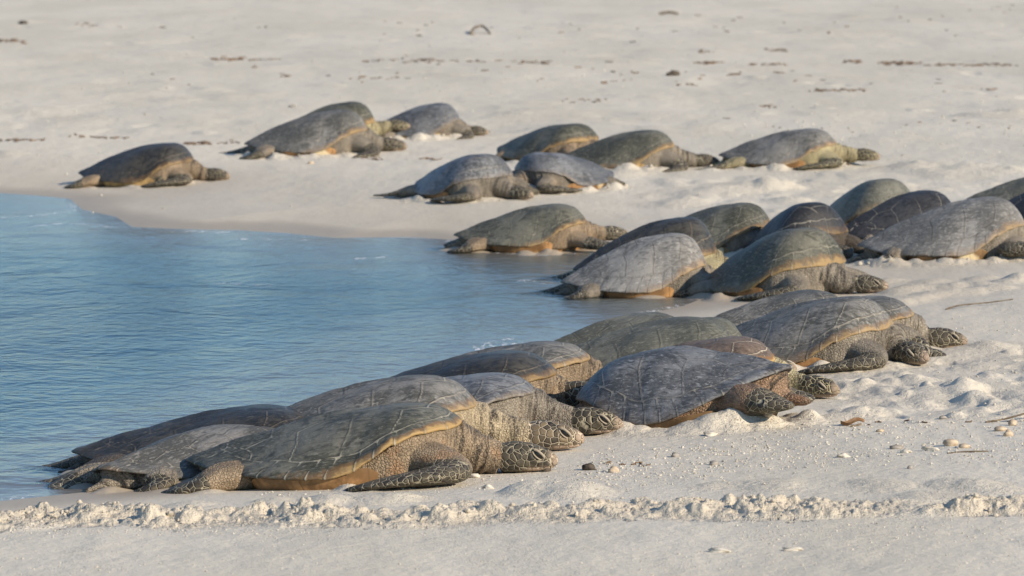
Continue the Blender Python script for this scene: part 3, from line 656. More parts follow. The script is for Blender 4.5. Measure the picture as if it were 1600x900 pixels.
# ------------------------------------------------------------------ every turtle on the beach
GROUP = 'sea turtles hauled out on the beach'
TABLE = {   # x, y, carapace length, crest height / length, heading, crest position, pitch, shell, skin, underside, flippers, head turn, neck, head lift, description
    1: (-0.694, 18.249, 1.039, 0.269, -3, 0.24, 0, 'moss', 'warm', 'orange', 'back', 'back', 'out', 'tuck', 0, 1.0, 0, 'large olive grey turtle nearest the camera, yellow shell edge, resting behind the crumbly track'),
    2: (-0.653, 18.956, 1.058, 0.306, 3, 0.24, 0, 'grey', 'pale', 'orange', 'back', 'side', 'tuck', 'tuck', -6, 1.3, 0, 'grey turtle with a pinkish pale head lying directly behind the nearest large turtle'),
    3: (-1.235, 18.52, 0.86, 0.232, 46, 0.24, 0, 'grey', 'grey', 'brown', 'none', 'drop', 'tuck', 'out', 0, 0.7, 0, 'mottled grey turtle at the lower left whose front is covered by two other shells'),
    4: (-1.224, 18.874, 0.931, 0.262, 6, 0.24, 0, 'dark', 'dark', 'brown', 'drop', 'drop', 'long', 'long', 0, 0.7, 0, 'dark wet turtle farthest left in the front group, pointed rear over the water'),
    5: (-0.285, 20.374, 0.965, 0.303, -3, 0.24, 0, 'dark', 'warm', 'brown', 'none', 'drop', 'tuck', 'tuck', -14, 0.45, 0.045, 'black shelled turtle with wrinkled neck, dark head half hidden by the blue grey dome'),
    6: (-0.386, 19.601, 0.99, 0.269, -4, 0.24, 0, 'slate', 'grey', 'orange', 'none', 'drop', 'tuck', 'tuck', -6, 1.05, 0.0, 'slate turtle between the black shell and pale headed turtle, dark head with white eye'),
    7: (-0.147, 21.038, 0.986, 0.272, 0, 0.24, 0, 'grey', 'warm', 'orange', 'none', 'drop', 'tuck', 'tuck', -4, 0.8, 0, 'grey turtle behind the black shelled one, a small splash of water at its back'),
    8: (0.419, 22.594, 0.815, 0.298, 25, 0.24, 0, 'green', 'grey', 'brown', 'drop', 'drop', 'tuck', 'tuck', 0, 0.7, 0, 'low greenish shell lying in the water at the back left of the front group'),
    9: (0.512, 21.476, 0.961, 0.317, 10, 0.24, 0, 'green', 'grey', 'brown', 'drop', 'drop', 'tuck', 'tuck', 0, 0.7, 0, 'broad greenish grey shell behind the blue grey dome, flippers and head hidden'),
    10: (0.749, 19.843, 0.947, 0.341, 150, 0.08, -9, 'slate', 'orange', 'brown', 'none', 'none', 'tuck', 'haunch', -85, -1.2, 0, 'blue grey domed turtle seen from its rear with wrinkled orange brown skin under the shell'),
    11: (0.698, 20.793, 0.857, 0.314, -4, 0.24, 0, 'brown', 'yellow', 'orange', 'drop', 'drop', 'tuck', 'tuck', -30, 1.05, -0.002, 'reddish brown turtle with a yellow neck and small spotted head behind the blue grey dome'),
    12: (1.277, 22.202, 0.914, 0.343, -14, 0.24, 0, 'grey', 'grey', 'orange', 'back', 'stub', 'tuck', 'tuck', -42, 0.55, 0, 'broad pale grey turtle with an orange shell edge and its head turned to the camera'),
    13: (1.411, 22.726, 0.915, 0.289, -3, 0.24, 0, 'grey', 'grey', 'orange', 'drop', 'drop', 'tuck', 'tuck', 2, 0.55, 0.0, 'turtle behind the broad pale grey one, its brown scaled head reaching farthest right'),
    14: (1.241, 23.845, 0.776, 0.284, 20, 0.24, 0, 'grey', 'grey', 'brown', 'drop', 'drop', 'tuck', 'tuck', 0, 0.7, 0, 'grey shell at the back of the front group, below the black rear flipper'),
    15: (0.691, 21.953, 0.725, 0.363, 8, 0.24, 0, 'green', 'grey', 'brown', 'drop', 'drop', 'tuck', 'tuck', 0, 0.7, 0, 'mostly hidden pale green shell showing as a small strip amid the front group'),
    16: (0.673, 27.17, 0.814, 0.412, 8, 0.24, 0, 'pale', 'grey', 'orange', 'drop', 'drop', 'out', 'long', 0, 0.8, 0, 'pale grey turtle with a broad orange lower edge lying in the shallow water'),
    17: (0.761, 28.102, 0.831, 0.428, 8, 0.24, 0, 'dark', 'yellow', 'brown', 'drop', 'drop', 'tuck', 'long', -18, 0.8, 0, 'dark olive turtle with pointed rear raised, right behind the pale grey one in the shallows'),
    18: (1.157, 29.675, 0.842, 0.358, -8, 0.24, 0, 'olive', 'grey', 'yellow', 'drop', 'drop', 'tuck', 'tuck', 0, 0.8, 0, 'olive turtle with pale scratches and a yellow lower edge in the middle row'),
    19: (1.667, 29.247, 0.74, 0.44, -56, 0.24, 0, 'ink', 'dark', 'yellow', 'drop', 'drop', 'tuck', 'tuck', 0, 0.7, 0, 'dark turtle with a yellow arch over its neck, behind the domed olive turtle'),
    20: (1.413, 26.842, 0.871, 0.416, -40, 0.24, 0, 'olive', 'grey', 'orange', 'back', 'side', 'out', 'long', 30, 1.0, 0, 'domed olive turtle with dark head turned right and black rear flipper at the water'),
    21: (2.214, 30.997, 0.715, 0.44, -48, 0.24, 0, 'green', 'grey', 'yellow', 'drop', 'drop', 'tuck', 'tuck', 0, 0.7, 0, 'greenish domed turtle on the dry sand behind the dark shell with white seams'),
    22: (2.32, 29.815, 0.787, 0.388, 22, 0.24, 0, 'ink', 'grey', 'yellow', 'drop', 'drop', 'tuck', 'tuck', 0, 0.8, 0, 'dark shelled turtle with pale seams between the greenish dome and big pale grey turtle'),
    23: (2.498, 28.548, 0.98, 0.351, 4, 0.24, 0, 'pale', 'grey', 'brown', 'reach', 'back', 'tuck', 'tuck', 0, 1.0, 0, 'big pale grey turtle at the right edge, long scaled front flipper stretched forward'),
    24: (3.204, 31.316, 0.813, 0.328, 8, 0.24, 0, 'green', 'grey', 'brown', 'drop', 'drop', 'tuck', 'tuck', 0, 0.7, 0, 'greenish grey shell at the right edge behind the big pale grey turtle'),
    25: (3.265, 30.139, 0.812, 0.406, 0, 0.24, 0, 'ink', 'grey', 'yellow', 'drop', 'drop', 'tuck', 'tuck', 0, 0.7, 0, 'black blue shell cut off by the right edge of the picture'),
    26: (0.051, 30.415, 0.822, 0.324, 4, 0.24, 0, 'olive', 'warm', 'orange', 'fwd', 'drop', 'out', 'out', 6, 1.0, 0.03, 'lone dark olive turtle on the wet sand point, dark flipper stretched ahead of its head'),
    27: (-0.365, 33.825, 0.792, 0.379, -42, 0.24, 0, 'slate', 'grey', 'brown', 'back', 'drop', 'long', 'tuck', 12, 0.9, 0, 'domed turtle with brown sandy neck and dark head facing camera, left of far group'),
    28: (0.391, 34.306, 0.76, 0.341, -148, 0.24, 0, 'slate', 'grey', 'orange', 'drop', 'back', 'tuck', 'tuck', 10, 1.0, 0, 'grey turtle facing left with its head down beside the sandy necked turtle'),
    29: (0.249, 37.097, 0.843, 0.336, -32, 0.24, 0, 'olive', 'warm', 'orange', 'drop', 'drop', 'tuck', 'tuck', 0, 0.7, 0, 'rounded turtle with a pale orange front edge at the back of the far group'),
    30: (0.752, 35.752, 0.869, 0.332, 4, 0.24, 0, 'olive', 'grey', 'yellow', 'drop', 'drop', 'tuck', 'tuck', -4, 1.25, 0, 'olive grey turtle with a long sloping neck, right of the far group of four'),
    31: (1.925, 35.728, 0.855, 0.318, 0, 0.24, 0, 'grey', 'yellow', 'orange', 'back', 'drop', 'long', 'tuck', -4, 1.25, 0.03, 'far grey turtle alone on the upper beach, yellowish spotted head raised to the right'),
    32: (-2.775, 36.353, 0.866, 0.339, -6, 0.24, 0, 'dark', 'warm', 'yellow', 'back', 'drop', 'out', 'out', -6, 0.9, 0, 'lone dark turtle at the far left with mottled brown flippers'),
    33: (-1.605, 38.388, 0.966, 0.351, 6, 0.24, 0, 'grey', 'grey', 'orange', 'drop', 'drop', 'out', 'long', -4, 0.9, 0, 'grey turtle with yellow lower edge and pale rear leg, nearer of the far left pair'),
    34: (-1.505, 39.59, 0.814, 0.393, 4, 0.24, 0, 'olive', 'yellow', 'brown', 'drop', 'drop', 'tuck', 'tuck', 2, 1.1, 0.09, 'half hidden turtle of the far left pair, its head raised over its neighbour'),
    35: (-0.785, 39.849, 0.738, 0.376, 12, 0.24, 0, 'slate', 'grey', 'yellow', 'drop', 'fwd', 'out', 'tuck', -12, 0.9, 0, 'small round grey green turtle right of the far left pair, among heaped sand'),
}
_mats = {}
def mat_for(fn, kind, seed):
    key = (fn.__name__, kind, seed % 5)
    if key not in _mats: _mats[key] = fn(kind, seed % 5 + 1)
    return _mats[key]
def make_turtle(k, spec):
    x, y, L, top, yaw, xc, pt, pal, skin, under, near, far_, hn, hf, turn, ext, lift, label = spec
    Rm = turtle_frame(x, y, math.radians(yaw), math.radians(pt)); z = float(base_z(np.array([x]), np.array([y]))[0])
    root = bpy.data.objects.new('sea_turtle', None); COL.objects.link(root); root.empty_display_size = .1
    M = Matrix(Rm.tolist()).to_4x4(); M.translation = (x, y, z - .004); root.matrix_world = M
    tag(root, label, 'sea turtle', GROUP)
    vox = .0062 if y < 24 else (.009 if y < 32 else .012)
    make_carapace(root, L, top, xc, mat_for(shell_material, pal, k), k, .06 if k == 10 else 0)
    make_plastron(root, L, top, xc, mat_for(belly_material, under, k))
    make_body(root, L, top, xc, mat_for(skin_material, skin, k), k, near, far_, hn, hf, math.radians(turn), ext, lift, vox, y < 30, .055 if k == 10 else 0)
for k, spec in TABLE.items(): make_turtle(k, spec)

# ------------------------------------------------------------------ sand pushed up round some of the animals
rt = np.random.RandomState(9)
for k, (side, n, r0, h0) in {10: (1, 26, .07, .045), 12: (-1, 26, .06, .035), 23: (-1, 36, .05, .045), 33: (-1, 34, .05, .055), 35: (-1, 34, .05, .06), 31: (-1, 26, .05, .045), 30: (-1, 34, .06, .06),
                             28: (1, 22, .05, .05), 11: (-1, 12, .05, .03), 13: (-1, 10, .05, .03), 20: (-1, 10, .05, .02), 22: (-1, 8, .05, .03), 27: (-1, 6, .05, .02)}.items():
    x, y, L, top, yaw, xc = TABLE[k][:6]; ex, ey, _ = outline(xc); Rm = turtle_frame(x, y, math.radians(yaw))
    h0 *= .20 if k > 25 else .40; r0 *= 1.5
    ok = np.where(ey * side > .05)[0] if k != 10 else np.where((ey > -.2) & (ex < .2))[0]
    for i in range(n):
        j = rt.choice(ok); q = rt.uniform(1.0, 1.16) if k != 10 else rt.uniform(1.0, 1.12)
        w = Rm @ np.array([(xc + (ex[j] - xc) * q) * L, ey[j] * q * L, 0]) + np.array([x, y, 0])
        r = r0 * rt.uniform(.5, 1.5); lump(w[0], w[1], r, h0 * rt.uniform(.5, 1.1), ry=r * 1.4, seed=i + 50 * k, mode='max' if rt.rand() < .6 else 'add', power=1.0 if k < 20 else .7, dist=.5)
LUMP *= sstep(.05, .35, SD)
for k, sp in TABLE.items():
    x, y, L, top, yaw, xc = sp[:6]; ex, ey, _ = outline(xc); Rm = turtle_frame(x, y, math.radians(yaw))
    for i in range(16):
        j = rt.randint(len(ex)); q = rt.uniform(.97, 1.10); w = Rm @ np.array([(xc + (ex[j] - xc) * q) * L, ey[j] * q * L, 0]) + np.array([x, y, 0])
        lump(w[0], w[1], rt.uniform(.04, .12), rt.uniform(.008, .022), ry=rt.uniform(.08, .16), seed=i + 31 * k, mode='add', power=1.2, dist=.3)
GZ = GZ + add + LUMP + CR * sstep(.05, .3, SD)
flat = DIST * .004 * fbm(GX * 60, GY * 45, 77, 2); GZ += np.where(core, flat, 0)
V = np.stack([GX, GY, GZ], -1).reshape(-1, 3)
me = mesh_np('sand_ground', V, [grid_faces(len(R), len(U))[:, ::-1]], [M_SAND])
attr(me, 'wet', wet.ravel()); attr(me, 'disturbed', DIST.ravel())
ground = link('sand_beach', me); tag(ground, 'pale coral sand beach sloping down to the cove', 'beach', kind='structure')
# the fan starts a metre in front of the camera; keep its faces looking up
def ground_z(x, y):
    i = np.clip(np.searchsorted(R, y), 1, len(R) - 1); j = np.clip(np.searchsorted(U, x / y), 1, len(U) - 1)
    return GZ[i, j]

# ------------------------------------------------------------------ the sea
def water_material():
    s = N('cove_water')
    P1 = s.coords((.8, .55, 1)); P2 = s.coords((1.2, .9, 1))
    h = s.math('ADD', s.math('MULTIPLY', s.noise(P1, 1.7, 4, .6, .8), 1.0), s.math('MULTIPLY', s.noise(P2, 9, 3, .5, .4), .30))
    calm = s.ramp(s.attr('depth'), 0.0, .35, .45, 1.0); h = s.math('MULTIPLY', h, calm)
    nb = s.bump(h, 1.0, .045)
    fr = s.n('ShaderNodeFresnel'); fr.inputs['IOR'].default_value = 1.33; s.t.links.new(nb, fr.inputs['Normal'])
    gl = s.n('ShaderNodeBsdfGlossy'); gl.inputs['Roughness'].default_value = .14; gl.inputs['Color'].default_value = (.72, .85, .95, 1); s.t.links.new(nb, gl.inputs['Normal'])
    tr = s.n('ShaderNodeBsdfTransparent'); mx = s.n('ShaderNodeMixShader')
    s.put(mx.inputs[0], s.math('MULTIPLY', fr.outputs[0], .60)); s.t.links.new(tr.outputs[0], mx.inputs[1]); s.t.links.new(gl.outputs[0], mx.inputs[2])
    fo = s.n('ShaderNodeBsdfDiffuse'); fo.inputs['Color'].default_value = (.8, .8, .8, 1)
    fm = s.math('MULTIPLY', s.attr('foam'), s.ramp(s.noise(s.coords((1.4, .35, 1)), 14, 5, .8, .6), .50, .58))
    mf = s.n('ShaderNodeMixShader'); s.put(mf.inputs[0], s.math('MULTIPLY', fm, .8)); s.t.links.new(mx.outputs[0], mf.inputs[1]); s.t.links.new(fo.outputs[0], mf.inputs[2])
    va = s.n('ShaderNodeVolumeAbsorption'); va.inputs['Color'].default_value = (.03, .50, .70, 1); va.inputs['Density'].default_value = 1.4
    o = s.n('ShaderNodeOutputMaterial'); s.t.links.new(mf.outputs[0], o.inputs[0]); s.t.links.new(va.outputs[0], o.inputs[1])
    return s.m
wy = [12.0]
while wy[-1] < 46: wy.append(wy[-1] * 1.0025)
wy = np.array(wy + [48, 52]); wx = np.concatenate([np.linspace(-60, -7, 30)[:-1], np.arange(-7, 2.4, .045)])
WX, WY = np.meshgrid(wx, wy); sdw = shore_dist(WX, WY)
WZ = .006 * fbm(WX * 1.5, WY * .8, 61, 3) * sstep(0, 1.2, -sdw)
foam = np.zeros_like(WX)
for pts in ([(60, 352), (85, 350), (120, 349), (165, 354)], [(290, 361), (335, 362), (350, 362)], [(375, 373), (410, 373), (430, 374)], [(470, 374), (485, 374)], [(540, 405), (600, 402)],
            [(740, 548), (770, 541), (800, 538), (830, 536)], [(745, 542), (790, 530)], [(30, 338), (90, 332), (125, 327)], [(0, 340), (60, 336)], [(340, 442), (420, 446)], [(820, 438), (860, 442)], [(900, 452), (960, 462)]):
    pl = np.array([px_flat(*p) for p in pts])
    for i in range(len(pl) - 1):
        a, b = pl[i], pl[i + 1]; e = b - a; t = np.clip(((WX - a[0]) * e[0] + (WY - a[1]) * e[1]) / (e @ e), 0, 1)
        d = np.hypot((WX - a[0] - t * e[0]), (WY - a[1] - t * e[1]) * .30); foam = np.maximum(foam, 1 - sstep(.003, .035, d))
lap = (1 - sstep(.0, .07, np.abs(sdw + .03))) * sstep(.05, .25, fbm(WX * 2.5, WY * 1.5, 66, 3) + .12); foam = np.maximum(foam, .75 * lap)
nW = WX.size; top_ = np.stack([WX, WY, WZ], -1).reshape(-1, 3); bot = top_.copy(); bot[:, 2] = -3.0
nr, nc = WX.shape; F = grid_faces(nr, nc)
edge = np.concatenate([np.arange(nc), np.arange(1, nr) * nc + nc - 1, (nr - 1) * nc + np.arange(nc - 2, -1, -1), np.arange(nr - 2, 0, -1) * nc])
e2 = np.roll(edge, -1); side = np.stack([edge, edge + nW, e2 + nW, e2], 1)
me = mesh_np('water', np.concatenate([top_, bot]), [F, F[:, ::-1] + nW, side], [water_material()])
attr(me, 'foam', np.concatenate([foam.ravel(), foam.ravel() * 0])); attr(me, 'depth', np.concatenate([np.maximum(-sdw, 0).ravel()] * 2) * .5)
water = link('water', me); tag(water, 'clear turquoise water of the shallow cove', 'water', kind='structure')

# ------------------------------------------------------------------ loose things on the sand
def ico(sub=1):
    bm = bmesh.new(); bmesh.ops.create_icosphere(bm, subdivisions=sub, radius=1)
    V = np.array([v.co[:] for v in bm.verts]); F = np.array([[v.index for v in f.verts] for f in bm.faces]); bm.free(); return V, F
I1, I1F = ico(1); I2, I2F = ico(2); I3, I3F = ico(3)
def scatter(name, items, mat, base=(I1, I1F), rough=.35, seed=0, flat=.7):
    """items: x y size; many small crumbs in one mesh"""
    rs = np.random.RandomState(seed); BV, BF = base; VV, FF = [], []; n0 = 0
    for x, y, r in items:
        M = np.array(Euler((rs.rand() * 6, rs.rand() * 6, rs.rand() * 6)).to_matrix()); sc = np.array([1, rs.uniform(.5, 1), rs.uniform(.4, .9)])
        v = (BV * (1 + rough * (rs.rand(len(BV), 1) - .5)) * sc) @ M.T; v[:, 2] *= flat
        v = v * r + np.array([x, y, ground_z(x, y) + r * .25]); VV.append(v); FF.append(BF + n0); n0 += len(v)
    return link(name, mesh_np(name, np.concatenate(VV), [np.concatenate(FF)], [mat], smooth=False))
def rock_mat(name, a, b, sc=30):
    s = N(name); P = s.coords(); n = s.noise(P, sc, 4, .6); return s.out(s.mix(s.ramp(n, .35, .65), a, b), .85, s.bump(n, .5, .003), .2)
M_CORAL = rock_mat('coral_rubble', (.40, .36, .29), (.58, .54, .46)); M_CLOD = rock_mat('sand_clod', (.42, .375, .30), (.52, .465, .375), 60)
M_TANP = rock_mat('tan_pebble', (.34, .26, .18), (.50, .41, .30)); M_DARKP = rock_mat('dark_pebble', (.035, .028, .022), (.10, .08, .06)); M_LITTER = rock_mat('dry_litter', (.10, .065, .038), (.24, .16, .10), 20)
M_GREYP = rock_mat('grey_pebble', (.20, .18, .15), (.34, .31, .27))
items = []
def band(pts, n, spread, rmin, rmax, p=3.0):
    pl = wpts(pts); bx, by = along(pl, n)
    for i in range(n): items.append((bx[i] + rg.randn() * .03, by[i] + rg.randn() * spread, rmin + (rmax - rmin) * rg.rand() ** p))
band([(900, 735), (1150, 700), (1330, 672), (1650, 655)], 1500, .30, .0018, .008)
band([(860, 765), (1100, 735), (1300, 715), (1650, 700)], 1500, .30, .0018, .008)
band([(-50, 838), (200, 835), (500, 836)], 350, .10, .0018, .006)
band([(1150, 838), (1400, 825), (1650, 828)], 400, .25, .0018, .006)
band([(-50, 895), (600, 898), (1650, 890)], 500, .30, .0018, .006)
band([(400, 775), (700, 760), (860, 750)], 250, .15, .002, .007)
band([(1300, 560), (1450, 540), (1650, 520)], 300, .6, .002, .008)
band([(1400, 600), (1650, 600)], 150, .5, .002, .008)
band([(1150, 225), (1350, 205), (1650, 195)], 350, 2.0, .005, .014)
band([(0, 150), (500, 150), (1000, 110), (1650, 100)], 350, 8.0, .006, .016)
band([(0, 850), (1650, 850)], 300, .4, .0015, .004)
gv = scatter('coral_gravel', items, M_CORAL, seed=3); tag(gv, 'fine white coral and shell crumbs strewn over the beach', 'gravel', kind='stuff')
items = []
for pl, n, sy in ((berm, 420, .19), (berm2, 90, .13)):
    bx, by = along(pl, n)
    for k in range(n): items.append((bx[k], by[k] + np.clip(rg.randn(), -2, 2) * sy * .6, .003 + .012 * rg.rand() ** 3.5))
for k in (33, 35, 31, 30, 28, 23):
    x, y, L, top, yaw, xc = TABLE[k][:6]; ex, ey, _ = outline(xc); Rm = turtle_frame(x, y, math.radians(yaw)); ok = np.where((ey * (1 if k == 28 else -1) > .05))[0]
    for i in range(12):
        j = rt.choice(ok); q = rt.uniform(1.02, 1.3); w = Rm @ np.array([(xc + (ex[j] - xc) * q) * L, ey[j] * q * L, 0]); items.append((w[0] + x, w[1] + y, .006 + .014 * rt.rand() ** 2))
cl = scatter('sand_clods', items, M_CLOD, seed=4, rough=.5, flat=.85); tag(cl, 'crumbled lumps of dug up sand along the track', 'sand clods', kind='stuff')
# dry seaweed and leaf litter on the old tide lines
items = []
def litter(x0, x1, y, n, sp=2.5):
    for i in range(n):
        px = rg.uniform(x0, x1); py = y + rg.randn() * sp * .5
        gx, gy, _ = ground_at(px, py); items.append((gx, gy + rg.randn() * .04 * gy / 60))
for a in [(0, 40, 63, 40), (330, 400, 91, 26), (345, 380, 91, 20), (120, 150, 41, 8), (410, 440, 91, 5), (555, 620, 96, 12), (635, 800, 99, 26), (650, 680, 96, 12), (800, 860, 100, 24), (1085, 1130, 98, 22), (1100, 1118, 97, 14), (1170, 1230, 100, 22),
          (1320, 1345, 95, 22), (1375, 1440, 97, 60), (1440, 1590, 101, 50), (1095, 1120, 81, 10), (1195, 1232, 78, 14), (1265, 1350, 142, 40), (1060, 1090, 132, 12), (940, 960, 129, 5), (1140, 1160, 116, 8), (1210, 1225, 114, 8), (1530, 1560, 140, 10),
          (0, 70, 220, 26), (110, 205, 215, 24), (290, 335, 226, 26), (345, 380, 224, 8), (570, 600, 249, 12), (660, 690, 250, 10), (440, 455, 119, 6), (1190, 1215, 165, 8), (880, 960, 158, 12), (560, 640, 123, 12), (1400, 1600, 20, 10, 20), (100, 1500, 45, 40, 20), (200, 1500, 120, 40, 25), (1000, 1600, 200, 14, 20),
          (1330, 1600, 660, 6, 6), (950, 1020, 727, 10, 3)]: litter(*a)
VV, FF = [], []; n0 = 0; rl = np.random.RandomState(12)
for gx, gy in items:
    sc = min(1.0, gy / 60); ln = rl.uniform(.02, .10) * sc; w = rl.uniform(.004, .012) * sc; a0 = rl.normal(0, .5); P = []
    px_, py_ = gx - ln / 2, gy
    for i in range(5):
        P.append((px_, py_, ground_z(px_, py_) + w * .4 + rl.rand() * .006 * sc, w * (1.1 - abs(i - 2) * .35), w * .6)); a0 += rl.normal(0, .5); px_ += math.cos(a0) * ln / 4; py_ += math.sin(a0) * ln / 2
    v, f, t, c = tube(np.array(P), n=7, m=5); VV.append(v); FF.append(np.concatenate([np.stack([f[:, 0], f[:, 1], f[:, 2]], 1), np.stack([f[:, 0], f[:, 2], f[:, 3]], 1), t]) + n0); n0 += len(v)
lt = link('seaweed_litter', mesh_np('seaweed_litter', np.concatenate(VV), [np.concatenate(FF)], [M_LITTER])); tag(lt, 'brown scraps of dry seaweed along the old tide lines', 'litter', kind='stuff')

def stone(name, px, py, w, mat, label, cat, shape=(1, .8, .6), seed=0, rough=.22, group=None, rz=0):
    gx, gy, _ = ground_at(px, py); V = I3.copy(); r = np.linalg.norm(V, axis=1)
    n = fbm(V[:, 0] * 1.3 + seed * 5, V[:, 1] * 1.3 + V[:, 2] * 1.7, seed, 3); V = V * (1 + rough * 1.6 * n)[:, None] * np.array(shape) * w / 2
    c, s_ = math.cos(rz), math.sin(rz); V = np.stack([V[:, 0] * c - V[:, 1] * s_, V[:, 0] * s_ + V[:, 1] * c, V[:, 2]], 1)
    o = link(name, mesh_np(name, V, [I3F], [mat])); o.location = (gx, gy, ground_z(gx, gy) + w / 2 * shape[2] * .55); tag(o, label, cat, group); return o
G1 = 'loose stones on the sand'
for i, a in enumerate([
    ('pebble', 921, 736, .052, M_DARKP, 'dark brown round lump on bare sand just right of the nearest head', 'stone', (1, .8, .62)),
    ('pebble', 854, 738, .036, M_DARKP, 'dark lump touching the snout of the nearest turtle', 'stone', (1, .8, .75)),
    ('pebble', 959, 740, .040, M_TANP, 'pale tan pebble just right of the dark brown lump', 'stone', (1, .8, .75)),
    ('pebble', 1055, 715, .030, M_GREYP, 'small grey brown pebble on open sand below the blue grey dome', 'stone', (1, .8, .7)),
    ('coral_piece', 737, 748, .055, M_CORAL, 'flat white coral piece under the neck of the nearest turtle', 'coral', (1, .6, .4)),
    ('coral_piece', 762, 766, .040, M_CORAL, 'small angular white coral piece just above the crumbly track', 'coral', (1, .7, .5)),
    ('coral_piece', 1110, 683, .060, M_CORAL, 'flat cream coral slab in front of the orange skinned turtle', 'coral', (1, .5, .28)),
    ('pebble', 1200, 670, .040, M_TANP, 'tan pebble in front of the dome turtle flipper', 'stone', (1, .8, .5)),
    ('pebble', 1056, 655, .022, M_GREYP, 'tiny grey pebble at the base of the blue grey dome', 'stone', (1, .8, .5)),
    ('pebble', 1375, 676, .032, M_TANP, 'brown pebble on the shell grit just right of the dry leaf', 'stone', (1, .8, .5)),
    ('pebble', 1473, 655, .030, M_GREYP, 'grey brown pebble on the upper line of grit, right side', 'stone', (1, .8, .5)),
    ('pebble', 1582, 664, .036, M_TANP, 'round tan pebble near the right edge, highest of three', 'stone', (1, .8, .8)),
    ('pebble', 1563, 674, .050, M_TANP, 'oval orange tan pebble near the right edge, left of its two neighbours', 'stone', (1, .7, .45)),
    ('pebble', 1576, 682, .038, M_TANP, 'lumpy tan pebble near the right edge, lowest of three', 'stone', (1, .7, .8)),
    ('coral_piece', 1454, 706, .060, M_CORAL, 'long white coral finger beside the yellowish stone', 'coral', (1, .4, .35)),
    ('pebble', 1485, 699, .055, M_TANP, 'largest yellowish stone on the lower grit line at right', 'stone', (1, .8, .6)),
    ('pebble', 1506, 703, .045, M_TANP, 'flat orange pebble just right of the largest yellowish stone', 'stone', (1, .7, .45)),
    ('coral_piece', 1318, 714, .055, M_CORAL, 'white knobbly coral piece alone on smooth sand right of centre', 'coral', (1, .7, .35)),
    ('coral_piece', 1415, 709, .040, M_CORAL, 'small white coral chip left of the coral finger', 'coral', (1, .7, .4)),
    ('coral_piece', 1402, 702, .050, M_GREYP, 'tilted grey coral splinter with a dark shaded side', 'coral', (1, .45, .35)),
    ('pebble', 1115, 727, .040, M_GREYP, 'grey rounded pebble left of the white knobbly coral', 'stone', (1, .8, .5)),
    ('coral_piece', 1121, 861, .070, M_CORAL, 'long white coral bone lying on the near sand', 'coral', (1, .35, .22)),
    ('coral_piece', 1237, 857, .060, M_CORAL, 'small white arched coral piece on the near sand', 'coral', (1, .45, .28)),
    ('pebble', 1422, 734, .022, M_GREYP, 'tiny sharp grey stone on smooth sand above the track', 'stone', (1, .8, .7)),
    ('pebble', 1052, 119, .150, M_DARKP, 'dark flat block on the distant sand', 'stone', (1, .5, .42)),
    ('pebble', 36, 38, .13, M_DARKP, 'dark lump on the distant sand near the upper left corner', 'stone', (1, .6, .4)),
    ('pebble', 457, 169, .065, M_GREYP, 'small brown lump on the sand above the far left pair', 'stone', (1, .7, .4)),
    ('pebble', 486, 256, .05, M_TANP, 'brown clump in the sand before the far left pair', 'stone', (1, .7, .5)),
    ('pebble', 1325, 259, .030, M_DARKP, 'tiny black pebble below the raised spotted head', 'stone', (1, .8, .7)),
]): stone(*a[:6], a[6], a[7], seed=i + 3, rough=.5 if a[0] == 'coral_piece' else .25, group=G1, rz=(i * 37 % 7 - 3) * .12)

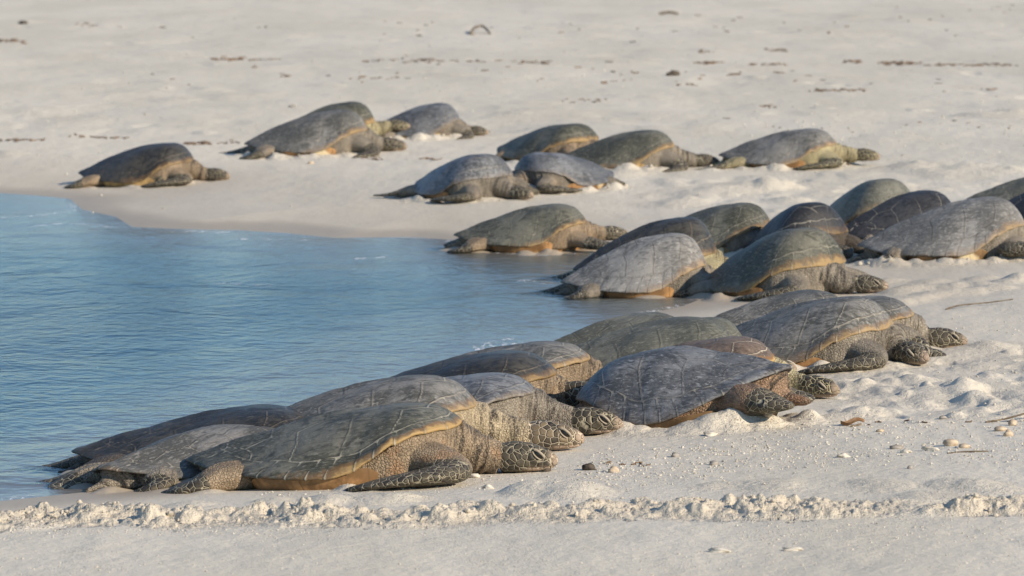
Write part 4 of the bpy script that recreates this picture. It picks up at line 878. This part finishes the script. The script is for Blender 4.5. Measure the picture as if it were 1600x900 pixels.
def twig(name, pts, r, mat, label, cat, zr=.5):
    """a bent stick lying on the sand; pts are px, py, lift in metres"""
    P = []
    for i, (px, py, up) in enumerate(pts):
        gx, gy, _ = ground_at(px, py); P.append((gx, gy, ground_z(gx, gy) + r * .6 + up, r * (1 - .1 * i), r * (1 - .1 * i)))
    v, f, t, c = tube(np.array(P), n=26, m=8); v += (np.random.RandomState(len(pts)).rand(*v.shape) - .5) * r * .35
    o = v.mean(0); o[2] = v[:, 2].min(); ob = link(name, mesh_np(name, v - o, [f, t], [mat])); ob.location = o.tolist(); tag(ob, label, cat); return ob
M_TWIG = rock_mat('bare_wood', (.10, .075, .05), (.20, .16, .11), 25)
tw = twig('twig', [(1478, 484, .0), (1495, 482, .01), (1520, 479, .01), (1550, 477, .012), (1583, 475, .02)], .0045, M_TWIG, 'long thin dark twig on smooth sand right of the farthest reaching head', 'twig')
twig('twig', [(1330, 668, .0), (1345, 664, .004)], .004, M_TWIG, 'short brown twig beside the dry leaf', 'twig')
twig('twig', [(1540, 660, .0), (1570, 658, .01), (1610, 655, .02), (1650, 652, .03)], .0042, M_TWIG, 'pale twig entering from the right edge above the tan pebbles', 'twig')
twig('twig', [(1480, 712, .0), (1510, 710, .002), (1545, 709, .0)], .0022, M_TWIG, 'hair thin straight twig under the yellowish stone', 'twig')
twig('twig', [(735, 53, .0), (742, 49, .05), (755, 48, .06), (766, 52, .0)], .018, M_TWIG, 'arched dark stick on the distant sand near the top', 'twig')
twig('twig', [(1030, 22, .0), (1045, 22, .02), (1060, 22, .0)], .02, M_TWIG, 'straight dark stick on the far sand right of the top centre', 'twig')
# curled dry leaf in front of the dome turtle
gx, gy, gz = ground_at(1332, 664); U_, V_ = np.meshgrid(np.linspace(-1, 1, 17), np.linspace(-1, 1, 9))
wd = .018 * np.sqrt(np.clip(1 - U_ ** 2, 0, 1)) * (1 - .3 * U_); lx = U_ * .05; ly = V_ * wd * 1.6; lz = .010 + .012 * V_ ** 2 + .008 * np.sin(U_ * 3)
v = np.stack([lx, ly, lz], -1).reshape(-1, 3); v2 = v.copy(); v2[:, 2] -= .0015; nl = len(v); F = grid_faces(9, 17)
lf = link('dry_leaf', mesh_np('dry_leaf', np.concatenate([v, v2]), [F, F[:, ::-1] + nl], [rock_mat('leaf_brown', (.22, .12, .06), (.36, .22, .12))])); lf.location = (gx, gy, ground_z(gx, gy)); lf.rotation_euler = (0, 0, .25)
tag(lf, 'curled orange brown dry leaf on the grit below the sand humps', 'leaf')
